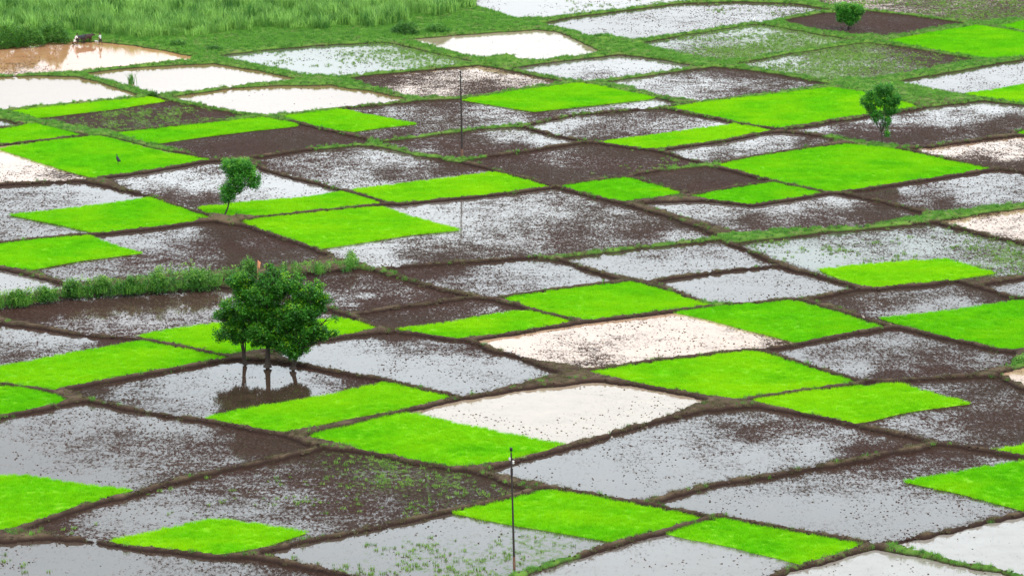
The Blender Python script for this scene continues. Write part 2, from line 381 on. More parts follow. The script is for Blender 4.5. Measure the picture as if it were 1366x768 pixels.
  [(600,375,.6),(640,388,.3),(700,355,.2),(740,360,.15),(660,370,.5),(600,360,.9),(560,365,.95),(780,372,.1),(700,380,.35),(600,382,.4)],'mottled grey field above the large lime plot of the centre'),
 ('ploughed_field','w',[(472,420),(560,409),(632,398),(690,412),(762,429),(700,440),(640,447),(598,451),(560,446),(520,438),(495,430)],
  [(560,420,.95),(640,408,.75),(600,420,.8),(650,412,.6),(520,430,1)],'small brown ploughed field just above the slim lime strip in the centre'),
 ('flooded_field','g',[(748,344),(850,332),(955,322),(990,334),(1035,352),(960,359),(865,372),(800,360)],
  [(800,350,.12),(880,340,.35),(940,335,.35),(1000,348,.2),(860,362,.15),(920,352,.3)],'pale grey flooded field above the blue-grey one, right of the image centre'),
 ('flooded_field','g',[(878,375),(960,364),(1040,358),(1080,368),(1140,385),(1080,394),(1010,402),(950,403),(915,389)],
  [(920,380,.04),(1000,375,.12),(1080,378,.2),(980,395,.15),(1100,388,.3)],'smooth blue-grey flooded field between two weedy and lime plots'),
 ('weedy_field','e',[(980,325),(1100,311),(1190,304),(1245,299),(1290,310),(1410,333),(1410,360),(1366,364),(1260,374),(1168,384),(1110,370),(1060,353),(1020,339)],
  [(1020,325,.25,.2),(1100,320,.3,.1),(1180,325,.3,.1),(1080,345,.05,0),(1240,315,.4,.1),(1340,345,.4,.7),(1300,335,.4,.4),(1230,335,.2,.1),(1350,360,.3,.3)],
  'broad greenish grey wet field under the thick grass bund'),
 ('muddy_field','w',[(855,272),(960,270),(1005,275),(1110,258),(1170,270),(1235,286),(1180,295),(1150,302),(1050,305),(985,309),(920,290)],
  [(900,275,.25),(960,280,.3),(1040,275,.3),(1120,268,.35),(1000,295,.95),(1080,295,.9),(1160,283,.9),(920,285,.4),(970,300,.5)],'mud field with white upper edge just above the thick grass bund'),
 ('muddy_field','g',[(1130,257),(1200,247),(1330,227),(1410,238),(1410,263),(1366,270),(1260,282),(1200,272)],
  [(1200,253,.3),(1280,240,.2),(1340,240,.35),(1200,265,.8),(1260,270,.95),(1290,262,.3),(1350,262,.5),(1320,252,.35)],'grey and brown wet field below the biggest green plot at the right'),
 ('muddy_field','p',[(1215,199),(1300,190),(1366,181),(1410,175),(1410,232),(1366,226),(1320,221),(1260,209)],
  [(1270,200,.35),(1340,192,.3),(1350,210,.35),(1320,218,.95),(1366,222,1.0)],'pinkish muddy field at the right edge behind the biggest green plot'),
 ('muddy_field','p',[(1258,294),(1310,286),(1366,279),(1410,273),(1410,332),(1366,324),(1310,311)],
  [(1300,295,.25),(1350,295,.3),(1360,282,.05),(1350,315,.3)],'pinkish muddy field at the right edge below the thick grass bund'),
 ('muddy_field','g',[(1085,399),(1160,387),(1275,378),(1320,390),(1350,399),(1420,394),(1420,463),(1330,464),(1250,446),(1175,426),(1130,412)],
  [(1130,402,.85),(1180,400,.6),(1230,390,.5),(1200,415,.35),(1280,405,.15),(1320,398,.8),(1240,410,.25),(1180,395,.4),(1270,385,.7)],'brown mottled field behind the large green plot at the right edge'),
 ('flooded_field','g',[(1315,381),(1366,374),(1420,367),(1420,395),(1366,397),(1345,393)],[(1366,385,.25)],'small grey wet corner at the right edge above the cut-off green plot'),
 ('flooded_field','p',[(632,454),(700,444),(790,430),(900,417),(1048,400),(1178,435),(1120,446),(1060,457),(980,466),(880,478),(790,490),(720,478),(660,464)],
  [(700,455,.1),(800,445,.13),(880,430,.2),(950,440,.1),(1000,450,.2),(1040,453,.5),(750,475,.45),(850,470,.2),(790,485,.6),(680,455,.02)],'peach coloured flooded field with dark flecks, in the centre right'),
 ('muddy_field','g',[(1027,467),(1100,453),(1200,438),(1240,446),(1350,474),(1350,484),(1300,494),(1180,506),(1150,504),(1090,488)],
  [(1060,465,.2),(1120,470,.35),(1200,455,.35),(1150,490,.15),(1280,480,.5),(1250,495,.9),(1200,480,.45),(1320,480,.4),(1180,500,.95)],'grey and dark dashed field between the lime plots at the right'),
 ('ploughed_field','g',[(1003,533),(1080,521),(1170,511),(1260,507),(1330,505),(1366,520),(1420,530),(1420,600),(1366,603),(1330,600),(1250,587),(1140,564)],
  [(1240,515,.55),(1330,520,.75),(1340,530,.55),(1200,565,.35),(1280,585,.45),(1300,560,.9),(1350,560,.95,.1),(1160,560,.9),(1320,595,.6),(1230,570,.4)],'dark muddy field right of the pointed lime plot near the right edge'),
 ('flooded_field','p',[(1337,499),(1366,491),(1410,484),(1410,520),(1366,514)],[(1366,503,.15)],'small pink water corner at the right edge'),
 ('flooded_field','n',[(417,581),(540,551),(600,538),(700,522),(786,511),(850,517),(940,534),(900,548),(800,578),(750,591),(680,611),(603,624),(510,605)],
  [(700,545,.02),(800,530,.06),(900,533,.08),(600,545,.02),(560,550,.2)],'smooth cream white flooded field in front of the peach one'),
 ('flooded_field','g',[(355,470),(420,460),(500,447),(560,446),(640,462),(740,498),(680,512),(615,526),(560,516),(500,502),(420,488)],
  [(420,475,.05),(500,460,.25),(560,465,.4),(620,485,.25),(680,490,.15),(560,500,.03),(520,450,.9),(600,510,.1),(640,470,.6),(480,485,.05)],'blue-grey flooded field right of the three big trees'),
 ('flooded_field','d',[(90,520),(160,508),(240,494),(310,480),(400,488),(450,498),(560,519),(608,529),(540,544),(450,560),(375,576),(270,556),(200,548),(140,535)],
  [(130,522,.9),(170,520,.35),(240,510,.15),(300,490,.02),(350,500,.08),(400,500,.2),(440,508,.35),(480,510,.8),(230,535,.2),(260,530,.15),(320,530,.1),(170,535,.5)],'flooded field that mirrors the three big trees'),
 ('muddy_field','g',[(-40,432),(0,434),(125,450),(190,454),(304,477),(160,502),(72,518),(-40,506)],
  [(20,445,.2),(80,450,.15),(20,465,.55),(60,460,.35),(110,455,.25),(150,456,1),(10,475,.6)],'grey mud field at the left edge behind the big lime plot'),
 ('muddy_field','g',[(-40,566),(0,559),(60,547),(110,538),(200,552),(290,568),(370,582),(418,597),(350,611),(250,632),(176,655),(90,679),(0,706),(-40,714)],
  [(10,570,.15),(60,565,.35),(110,550,.25),(170,580,.5),(60,600,.12),(20,610,.05),(120,620,.3),(200,560,.25),(250,595,.55),(350,595,.8),(150,640,.25),(230,630,.55),(120,640,.1),(300,610,.5),(380,595,.9)],
  'broad mottled field on the left with wide white glints'),
 ('weedy_field','g',[(40,703),(120,676),(180,660),(260,640),(350,621),(430,600),(520,612),(620,630),(700,655),(640,671),(560,688),(480,704),(410,716),(350,732),(285,740),(180,727),(90,716)],
  [(450,620,.9,.3),(530,625,.85,.5),(480,650,.75,.4),(400,660,.4,.15),(350,690,.35,.1),(430,680,.6,.1),(560,650,.8,.3),(640,650,.75,.2),(250,670,.3,.15),(150,690,.25,.1),(120,700,.5,.15),(60,705,.95,.15),(300,650,.45,.2),(500,690,.7,.05),(600,640,.85,.45),(200,690,.2,.1)],
  'dark clumpy field with green weeds in front of the lime plots'),
 ('weedy_field','g',[(340,737),(420,722),(500,706),(600,683),(728,655),(800,663),(932,690),(880,706),(800,728),(720,752),(660,775),(560,790),(500,772),(430,757)],
  [(400,735,.03,.1),(500,720,.06,.15),(600,700,.12,.15),(560,740,.06,.45),(640,745,.04,.5),(500,750,.05,.3),(700,720,.04,.45),(720,740,.02,.5),(780,715,.02,.35),(640,710,.08,.2)],
  'grey-green flooded field in front with the nearest pole on its bund'),
 ('flooded_field','w',[(650,800),(700,768),(780,742),(870,714),(965,692),(1150,725),(1110,741),(1050,757),(980,790),(800,820)],
  [(800,745,.04),(860,720,.25),(900,750,.04),(1000,748,.08),(1040,748,.3)],'pale flooded field right of the nearest pole'),
 ('flooded_field','g',[(648,627),(720,611),(800,590),(880,565),(940,551),(1000,545),(1080,556),(1160,573),(1235,589),(1160,604),(1040,625),(940,642),(865,663),(820,664),(740,646)],
  [(700,620,.04),(780,610,.18),(850,590,.2),(920,570,.22),(1000,555,.35),(1000,580,.7),(1060,570,.65),(1120,580,.5),(900,620,.03),(1000,608,.08),(1080,600,.1),(1180,588,.6),(820,640,.03),(960,590,.3),(1150,600,.9),(840,612,.25)],
  'large blue-grey flooded field with dark flecks in the near right'),
 ('flooded_field','g',[(878,670),(960,650),(1060,633),(1160,616),(1255,596),(1310,603),(1366,614),(1430,606),(1430,672),(1366,680),(1300,692),(1200,715),(1160,720),(1080,708),(970,688)],
  [(920,665,.04),(1000,650,.2),(1080,640,.35),(1150,645,.25),(1180,625,.85),(1260,605,.8),(1230,615,.6),(1100,680,.02),(1180,670,.12),(1250,690,.04),(1200,650,.35),(1320,680,.2),(1020,675,.03),(1080,655,.25)],
  'large pale flooded field at the near right, lower of the two large ones'),
 ('flooded_field','v',[(1195,726),(1280,708),(1366,690),(1430,676),(1430,775),(1366,763),(1290,748)],[(1300,725,.02)],'smooth white flooded field in the bottom right corner'),
 ('flooded_field','v',[(1020,772),(1090,754),(1168,733),(1240,747),(1330,766),(1400,790),(1300,830),(1000,830)],[(1150,750,.04)],'white flooded field cut by the bottom edge at the right'),
 ('flooded_field','g',[(-40,724),(0,727),(60,722),(100,720),(180,731),(285,745),(340,748),(420,760),(500,775),(520,800),(400,840),(-60,840)],
  [(50,740,.12),(150,745,.06),(250,750,.15),(300,760,.3),(100,760,.05),(380,762,.5),(10,755,.1,.2)],'pale flooded field cut by the bottom left corner'),
]
# rice nursery plots: outline, tone (0 mid green .. 1 yellow-green), label
RICE = [
 ([(18,149),(80,142),(200,131),(218,135),(150,146),(50,155),(30,153)],.5,'thin long rice strip along the far side of the dark weedy-rowed field'),
 ([(-30,173),(0,172),(45,166),(110,180),(60,187),(0,193),(-30,196)],.3,'small rice plot at the left edge under the curved grass bund'),
 ([(0,198),(60,190),(132,183),(164,191),(205,202),(277,213),(205,224),(124,234),(88,228),(29,209)],.2,'rice plot in which the black bird stands'),
 ([(150,178),(250,168),(350,158),(387,165),(395,168),(300,179),(203,190),(175,184)],.3,'long slim rice plot between two dark ploughed fields'),
 ([(375,154),(420,150),(458,146),(484,151),(555,165),(515,170),(472,176),(425,168)],.3,'rice plot directly below the cream flooded fields, left of the far pole'),
 ([(618,133),(660,126),(720,119),(775,112),(830,121),(880,130),(827,137),(760,144),(713,149),(660,141)],.35,'rhombus rice plot just right of the top of the far pole'),
 ([(1183,55),(1240,45),(1303,35),(1366,44),(1400,49),(1400,72),(1311,78),(1250,68)],.2,'highest large rice plot, right of the round tree'),
 ([(1332,35),(1366,29),(1400,24),(1400,46),(1366,42)],.3,'sliver of rice plot cut by the right edge, topmost of all'),
 ([(1288,125),(1330,118),(1366,112),(1410,106),(1410,138),(1366,136)],.5,'cut-off rice plot in the corner of the grey speckled field at the right edge'),
 ([(888,144),(960,135),(1040,126),(1108,118),(1150,124),(1190,134),(1230,143),(1150,152),(1080,163),(1035,170),(990,165),(940,153)],.45,'large rice plot behind the crown of the slender tree'),
 ([(803,189),(880,178),(983,166),(1030,175),(966,186),(875,199),(840,195)],.7,'slim yellow-green rice plot left of the slender tree'),
 ([(950,221),(1000,212),(1060,202),(1130,194),(1180,198),(1260,214),(1325,226),(1260,234),(1180,247),(1112,256),(1040,242)],.25,'biggest green rice plot, in front of the slender tree'),
 ([(923,261),(980,250),(1033,243),(1101,258),(1060,265),(1005,273),(960,268)],.15,'small rice plot touching the near corner of the biggest one'),
 ([(747,248),(790,241),(830,237),(880,247),(915,257),(870,263),(825,268),(785,260)],.15,'deeper green small rice rhombus amid brown ploughed fields'),
 ([(470,253),(560,241),(657,231),(690,237),(729,249),(660,257),(590,264),(533,270),(500,262)],.6,'long rice plot directly below the far pole foot'),
 ([(265,276),(320,269),(400,263),(455,257),(505,270),(440,278),(320,289),(290,286)],.4,'rice strip beside the trunk of the leaning tree'),
 ([(320,294),(400,286),(510,277),(540,285),(612,306),(550,313),(425,329),(380,316),(340,302)],.55,'wide rice plot just in front of the leaning tree'),
 ([(15,286),(100,276),(200,265),(240,277),(281,290),(210,300),(137,310),(80,300)],.3,'rice plot left of the foot of the leaning tree'),
 ([(-30,330),(0,326),(60,320),(117,315),(150,325),(190,337),(110,347),(38,357),(0,352),(-30,346)],.35,'rice plot above the white corner and the left hedge'),
 ([(186,447),(230,437),(287,430),(370,428),(452,426),(475,430),(498,437),(440,446),(370,461),(300,469),(250,461)],.55,'rice plot that shows behind the trunks of the three big trees'),
 ([(536,438),(600,428),(696,415),(725,421),(758,429),(700,438),(640,445),(598,449),(570,446)],.6,'slim rice strip left below the large central rice plot'),
 ([(668,397),(750,386),(845,378),(890,391),(945,406),(870,416),(787,426),(730,414)],.4,'large rice plot above the peach flooded field'),
 ([(1093,358),(1170,350),(1262,344),(1290,352),(1327,364),(1260,372),(1170,382),(1130,373)],.65,'rice plot set into the broad greenish wet field at the right'),
 ([(1345,177),(1366,174),(1400,172),(1400,182),(1366,182)],.4,'tiny green sliver of rice at the right edge near the slender tree'),
 ([(1177,424),(1270,412),(1366,402),(1420,398),(1420,460),(1366,463),(1330,462),(1250,444)],.1,'large deep green rice plot cut by the right edge at mid height'),
 ([(904,416),(970,407),(1048,401),(1100,414),(1174,435),(1120,444),(1066,454),(1000,441),(940,425)],.15,'deep green rice plot on the upper corner of the peach flooded field'),
 ([(784,495),(880,482),(997,468),(1040,478),(1150,511),(1070,520),(980,530),(880,514)],.55,'large lime rice plot directly below the peach flooded field'),
 ([(1003,533),(1080,522),(1200,513),(1240,522),(1293,537),(1210,549),(1137,562),(1070,550)],.65,'pointed lime rice plot bounding the dark field at the right'),
 ([(417,580),(480,563),(545,552),(620,565),(747,592),(680,608),(603,622),(520,605),(460,592)],.5,'rice plot in the left corner of the cream white field, behind the nearest pole'),
 ([(276,556),(340,541),(430,527),(512,512),(550,519),(603,528),(540,541),(450,557),(375,574),(320,566)],.5,'rice plot on the near side of the water that mirrors the trees'),
 ([(-30,491),(0,487),(60,476),(190,456),(230,463),(302,477),(240,488),(160,500),(72,516),(-30,506)],.4,'big rice plot left of the three big trees'),
 ([(-30,508),(0,513),(50,521),(88,533),(50,543),(0,553),(-30,557)],.2,'small deep green rice corner at the left edge below a bigger plot'),
 ([(-40,636),(0,632),(40,633),(100,643),(174,652),(90,677),(0,703),(-40,710)],.45,'rice plot cut by the left edge in the near foreground'),
 ([(151,720),(220,703),(284,690),(340,696),(407,709),(350,725),(283,737),(210,731)],.6,'lone lime rice plot nearest the bottom left'),
 ([(600,682),(650,669),(728,656),(800,664),(930,690),(880,703),(822,719),(730,707),(640,692)],.35,'rice plot crossed by the nearest pole'),
 ([(888,710),(920,701),(965,693),(1050,705),(1146,725),(1110,738),(1066,747),(980,730)],.3,'rice plot touching the right tip of the pole-crossed plot'),
 ([(1206,641),(1280,627),(1366,616),(1430,608),(1430,690),(1366,676),(1280,658)],.25,'rice plot cut by the right edge in the near foreground'),
 ([(1322,599),(1366,591),(1420,584),(1420,618),(1366,612)],.55,'small lime rice sliver at the right edge above the foreground plot'),
]
# green strips on the bunds: (points, half width in metres, strength)
STRIPS = [
 ([(966,318),(1050,311),(1100,306),(1180,296),(1240,288),(1300,283),(1366,272),(1420,266)],1.6,1.0),
 ([(715,345),(760,340),(850,330),(950,319)],.8,.6), ([(470,190),(500,187),(560,182),(640,172),(700,166)],.9,.7),
 ([(430,196),(500,190),(560,206),(615,213),(640,210)],.9,.7), ([(480,354),(510,360),(540,372)],.8,.5),
 ([(-30,146),(50,163),(130,176),(205,191),(240,198)],1.2,.95), ([(220,131),(330,155),(360,156),(370,155)],1.0,.9),
 ([(880,224),(935,220),(960,219)],.6,.7), ([(640,775),(700,762),(750,744)],.8,.8), ([(1195,728),(1280,746),(1380,770)],.6,.7),
 ([(1000,770),(1060,752),(1160,729)],.8,.45), ([(1090,184),(1130,184),(1180,195)],1.1,.95), ([(1108,114),(1190,120),(1290,130),(1366,139)],1.8,.85),
 ([(880,222),(960,222)],.6,.5), ([(-20,98),(60,97),(130,96)],1.,.9), ([(420,130),(560,130),(620,131)],1.,.7), ([(745,149),(770,151),(700,166)],.7,.4),
 ([(350,210),(440,250)],.8,.35),([(720,150),(880,144)],.6,.3),([(1345,486),(1366,480)],.8,.8),([(940,404),(960,403)],.6,.8),([(280,742),(420,716),(540,690)],.6,.25),
]

# ------------------------------------------------------------------ world outlines
for f in range(len(FIELDS)):
    nm, si, pts, ctl, lab = FIELDS[f]
    W = densify(poly_world(pts, WATER_Z, 0.02), 2.5, .16)
    C = np.array([(*ground(c[0], c[1], WATER_Z), c[2], c[3] if len(c) > 3 else 0.0) for c in ctl])
    FIELDS[f] = (nm, si, W, C, lab)
for r in range(len(RICE)):
    pts, tone, lab = RICE[r]
    A = poly_world(pts, WATER_Z + .22, WATER_Z + .05); B = poly_world(pts, WATER_Z, .05)
    dB = np.minimum.reduce([sdf(B, F[2]) for F in FIELDS])
    c = A.mean(0); out = B - c; out /= np.linalg.norm(out, axis=1, keepdims=True)
    W = np.where((dB > -1.4)[:, None], B + out * .15, A)
    RICE[r] = (densify(W, 2.0, .07), tone, lab)

# ------------------------------------------------------------------ raised bunds (ground) and field sheets on one survey grid
DX, DY = 0.27, 0.42
xs = np.arange(-98, 98, DX); ys = np.arange(255, 660, DY)
GX, GY = np.meshgrid(xs, ys); NX, NY = len(xs), len(ys)
PTS = np.stack([GX.ravel(), GY.ravel()], 1)
D = np.full(len(PTS), 50.0); DS = np.full(len(PTS), 50.0); OWN = np.full(len(PTS), -1, np.int32)
def in_box(W, mar):
    lo, hi = W.min(0) - mar, W.max(0) + mar
    i0, i1 = np.searchsorted(xs, [lo[0], hi[0]]); j0, j1 = np.searchsorted(ys, [lo[1], hi[1]])
    jj, ii = np.meshgrid(np.arange(j0, j1), np.arange(i0, i1), indexing='ij')
    return (jj * NX + ii).ravel()
for k, F in enumerate(FIELDS):
    idx = in_box(F[2], 4.0)
    if len(idx) == 0: continue
    d = sdf(PTS[idx], F[2]) - .24; b = d < D[idx]
    DS[idx] = np.where(b, D[idx], np.minimum(DS[idx], d))
    D[idx[b]] = d[b]; OWN[idx[b]] = k
DR = np.full(len(PTS), 50.0)
for r_, (W, tone, lab) in enumerate(RICE):
    idx = in_box(W, 4.0)
    d = sdf(PTS[idx], W); DR[idx] = np.minimum(DR[idx], d)
    c = W.mean(0)[None]
    if min(sdf(c, F[2])[0] for F in FIELDS) > -.3:            # a plot with its own bunds
        A = D[idx]; b = d < A
        DS[idx] = np.where(b, A, np.minimum(DS[idx], d)); D[idx] = np.minimum(A, d)
        OWN[idx[b]] = 1000 + r_
HW = .44
DU = np.maximum(D, HW - (DS - D) * .5)
# strips of grass
G = np.zeros(len(PTS)); WID = np.zeros(len(PTS))
uu, vv = project(PTS[:, 0], PTS[:, 1])
G = np.interp(vv, [-50, 60, 110, 150, 190, 240, 330, 800], [.95, .9, .78, .5, .34, .24, .20, .24])
G = np.where((uu < 450) & (vv < 160), np.maximum(G, .85), G)
for pts, hw, st in STRIPS:
    S = np.array([ground(u, v) for u, v in pts])
    lo, hi = S.min(0) - 4, S.max(0) + 4
    idx = np.where((PTS[:, 0] > lo[0]) & (PTS[:, 0] < hi[0]) & (PTS[:, 1] > lo[1]) & (PTS[:, 1] < hi[1]))[0]
    q = PTS[idx]; dm = np.full(len(q), 9.)
    for a, b in zip(S[:-1], S[1:]):
        e = b - a; t = np.clip(((q - a) @ e) / (e @ e), 0, 1)
        dm = np.minimum(dm, np.hypot(*((q - a - t[:, None] * e).T)))
    w = np.clip(1.6 - dm / (hw + .6), 0, 1)
    G[idx] = np.maximum(G[idx], st * w)
n1 = vnoise(PTS, .9, 3.1); n2 = vnoise(PTS, 2.1, 9.7); n3 = vnoise(PTS, .18, 5.5)
calm = np.clip(np.abs(DR) / 1.2, .15, 1)
dd = DU + ((n1 - .5) * .40 + (n2 - .5) * .26) * calm
t = np.clip((dd + .40) / .72, 0, 1); t = t * t * (3 - 2 * t)
n4 = vnoise(PTS, 3.6, 1.9)
hgt = .06 + (n1 - .5) * .10 + (n2 - .5) * .10 + (n4 - .5) * .10 + np.clip(DU - .9, 0, 2.5) * .05 * n3 + .08 * G
Z = -.75 + t * (.75 + hgt)
# little earth mounds of the photograph
for (u, v, r, h) in [(668, 83, 2.6, .8), (690, 83, 2.0, .45), (805, 56, 3.0, .8), (840, 62, 3, .4), (299, 290, 2.2, .35), (316, 291, 1.5, .3), (328, 481, 1.3, .35), (425, 107, 2.2, .4), (1133, 108, 1.2, .5), (1160, 52, 2.0, .5)]:
    c = ground(u, v); q = np.hypot(PTS[:, 0] - c[0], PTS[:, 1] - c[1])
    Z += h * np.exp(-(q / r) ** 2) * (.7 + .6 * n2)
def cells(mask):
    """grid quads whose four corners satisfy mask (NY x NX)"""
    m = mask.reshape(NY, NX)
    c = m[:-1, :-1] | m[1:, :-1] | m[:-1, 1:] | m[1:, 1:]
    j, i = np.nonzero(c)
    a = j * NX + i
    return np.stack([a, a + 1, a + 1 + NX, a + NX], 1)
def compact(Q):
    u, inv = np.unique(Q.ravel(), return_inverse=True)
    return u, inv.reshape(Q.shape)
view = np.abs(PTS[:, 0]) < .150 * PTS[:, 1] + 6
Q = cells((DU > -.55) & view)
u, inv = compact(Q)
gr = np_mesh('ground', np.stack([PTS[u, 0], PTS[u, 1], Z[u]], 1), inv, M_GROUND, smooth=True)
gr['kind'] = 'structure'; gr['label'] = 'brown earth bunds with grassy edges that divide all the paddy fields'
at = gr.data.attributes.new('grass', 'FLOAT', 'POINT'); at.data.foreach_set('value', G[u].astype(np.float32))
# the plain that carries everything, out to the horizon
vs = [(-6000, -400, -.9), (6000, -400, -.9), (6000, 8000, -.9), (-6000, 8000, -.9)]
pl = np_mesh('plain', np.array(vs), [[0, 1, 2, 3]], M_GROUND); pl['kind'] = 'structure'; pl['label'] = 'level grassy plain under and beyond the fields'
at = pl.data.attributes.new('grass', 'FLOAT', 'POINT'); at.data.foreach_set('value', np.full(4, .55, np.float32))

def idw(P, C):
    d = np.hypot(P[:, None, 0] - C[None, :, 0], (P[:, None, 1] - C[None, :, 1]) * .42) + .4
    w = d ** -2.4; w /= w.sum(1, keepdims=True)
    return w @ C[:, 2], w @ C[:, 3]

# coarse sheet: each grid cell belongs to the nearest field, so neighbouring sheets never overlap
SX, SY = 3, 3
own2 = OWN.reshape(NY, NX)[::SY, ::SX]; D2 = D.reshape(NY, NX)[::SY, ::SX]
ids = np.arange(NY * NX).reshape(NY, NX)[::SY, ::SX]
co, cd = own2[:-1, :-1], D2[:-1, :-1]
quads = np.stack([ids[:-1, :-1], ids[:-1, 1:], ids[1:, 1:], ids[1:, :-1]], -1)
near = np.minimum.reduce([D2[:-1, :-1], D2[1:, :-1], D2[:-1, 1:], D2[1:, 1:]])
field_objs = []
for k, (nm, si, W, C, lab) in enumerate(FIELDS):
    Qf = quads[(co == k) & (near < .9)]
    if len(Qf) == 0: field_objs.append(None); continue
    u, inv = compact(Qf)
    P = PTS[u]
    o = np_mesh(nm, np.stack([P[:, 0], P[:, 1], np.full(len(P), WATER_Z)], 1), inv, M_PADDY)
    tag(o, lab, kind='structure')
    m, w = idw(P, C)
    m = m + (.45 if P[:, 1].mean() < 430 else .15) * m * (1 - m)
    m = np.clip(m + .55 * np.clip(1 - (-D[u] - .15) / 1.1, 0, 1) * (.35 + .65 * vnoise(P, .25, 4.9)) * (si not in 'pqnov' or nm != 'flooded_field'), 0, 1)
    for an, val in (('mud', m), ('weed', w)):
        at = o.data.attributes.new(an, 'FLOAT', 'POINT'); at.data.foreach_set('value', val.astype(np.float32))
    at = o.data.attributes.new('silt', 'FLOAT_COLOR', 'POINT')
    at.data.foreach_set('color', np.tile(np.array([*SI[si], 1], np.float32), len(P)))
    field_objs.append(o)

# ------------------------------------------------------------------ scattered small growth (geometry-node instances on point meshes)
lib = bpy.data.collections.new('growth_sources')         # source meshes, not linked to the scene
def blades(name, n, h, w, spread, lean, mat, segs=1, seed=0):
    r = np.random.default_rng(seed); V = []; Fc = []
    for i in range(n):
        p = r.normal(0, spread, 2); a = r.uniform(0, 6.283); hh = h * r.uniform(.6, 1.15); ww = w * r.uniform(.7, 1.2)
        d = np.array([math.cos(a), math.sin(a)]); l = r.uniform(0, lean) * hh
        la = r.uniform(0, 6.283); L = np.array([math.cos(la), math.sin(la)]) * l
        b = len(V)
        V.append((*(p - d * ww / 2), 0)); V.append((*(p + d * ww / 2), 0))
        if segs == 1:
            V.append((*(p + L), hh)); Fc.append((b, b + 1, b + 2))
        else:
            V.append((*(p + L * .35 - d * ww * .45), hh * .6)); V.append((*(p + L * .35 + d * ww * .45), hh * .6)); V.append((*(p + L * 1.3), hh * .92))
            Fc += [(b, b + 1, b + 3), (b, b + 3, b + 2), (b + 2, b + 3, b + 4)]
    me = bpy.data.meshes.new(name); me.from_pydata([tuple(v) for v in V], [], Fc); me.materials.append(mat)
    o = bpy.data.objects.new(name, me); lib.objects.link(o); return o
def lump(name, mat, seed, flat=.45):
    bm = bmesh.new(); bmesh.ops.create_icosphere(bm, subdivisions=2, radius=.5)
    for v in bm.verts:
        q = v.co * 2.3 + Vector((seed * 3.1, 0, 0))
        v.co *= 1 + .45 * mnoise.noise(q) + .2 * mnoise.noise(q * 2.5)
        v.co.z *= flat
    me = bpy.data.meshes.new(name); bm.to_mesh(me); bm.free(); me.materials.append(mat)
    o = bpy.data.objects.new(name, me); lib.objects.link(o); return o
S_RICE = [blades('rice_tuft', 40, .235, .026, .16, .5, M_RICE, seed=i) for i in range(3)]
S_GRASS = [blades('grass_tuft', 24, .32, .035, .13, .6, M_GRASS, seed=10 + i) for i in range(3)]
S_DRY = [blades('dry_tuft', 26, .20, .03, .16, .9, M_DRY, seed=20 + i) for i in range(2)]
S_WEED = [blades('weed_tuft', 16, .22, .045, .12, .8, M_WEED, seed=30 + i) for i in range(2)]
S_REED = [blades('cane_tuft', 16, 2.1, .09, .32, .42, M_REED, segs=2, seed=40 + i) for i in range(3)]
S_TALL = [blades('tall_weed_tuft', 30, .95, .05, .25, .5, M_GRASS, segs=2, seed=50 + i) for i in range(3)]
S_CLOD = [lump('mud_clod', M_CLOD, i) for i in range(3)]

_ng = {}
def scatter_group(src):
    key = src[0].name
    if key in _ng: return _ng[key]
    ng = bpy.data.node_groups.new('scatter_' + key, 'GeometryNodeTree')
    ng.interface.new_socket('Geometry', in_out='INPUT', socket_type='NodeSocketGeometry')
    ng.interface.new_socket('Geometry', in_out='OUTPUT', socket_type='NodeSocketGeometry')
    N, L = ng.nodes, ng.links
    gi, go = N.new('NodeGroupInput'), N.new('NodeGroupOutput')
    g2i = N.new('GeometryNodeGeometryToInstance')
    for s in reversed(src):
        oi = N.new('GeometryNodeObjectInfo'); oi.inputs['Object'].default_value = s; oi.inputs['As Instance'].default_value = False
        oi.transform_space = 'ORIGINAL'
        L.new(oi.outputs['Geometry'], g2i.inputs[0]) if False else None
        gt = N.new('GeometryNodeGeometryToInstance'); L.new(oi.outputs['Geometry'], gt.inputs[0])
        if 'jn' not in locals(): jn = N.new('GeometryNodeJoinGeometry')
        L.new(gt.outputs[0], jn.inputs[0])
    iop = N.new('GeometryNodeInstanceOnPoints'); iop.inputs['Pick Instance'].default_value = True
    L.new(gi.outputs[0], iop.inputs['Points']); L.new(jn.outputs[0], iop.inputs['Instance'])
    ra = N.new('GeometryNodeInputNamedAttribute'); ra.data_type = 'FLOAT_VECTOR'; ra.inputs['Name'].default_value = 'rot'
    sa = N.new('GeometryNodeInputNamedAttribute'); sa.data_type = 'FLOAT_VECTOR'; sa.inputs['Name'].default_value = 'scl'
    ia = N.new('GeometryNodeInputNamedAttribute'); ia.data_type = 'INT'; ia.inputs['Name'].default_value = 'pick'
    L.new(ra.outputs['Attribute'], iop.inputs['Rotation']); L.new(sa.outputs['Attribute'], iop.inputs['Scale'])
    L.new(ia.outputs['Attribute'], iop.inputs['Instance Index'])
    L.new(iop.outputs[0], go.inputs[0])
    N.remove(g2i)
    _ng[key] = ng
    return ng
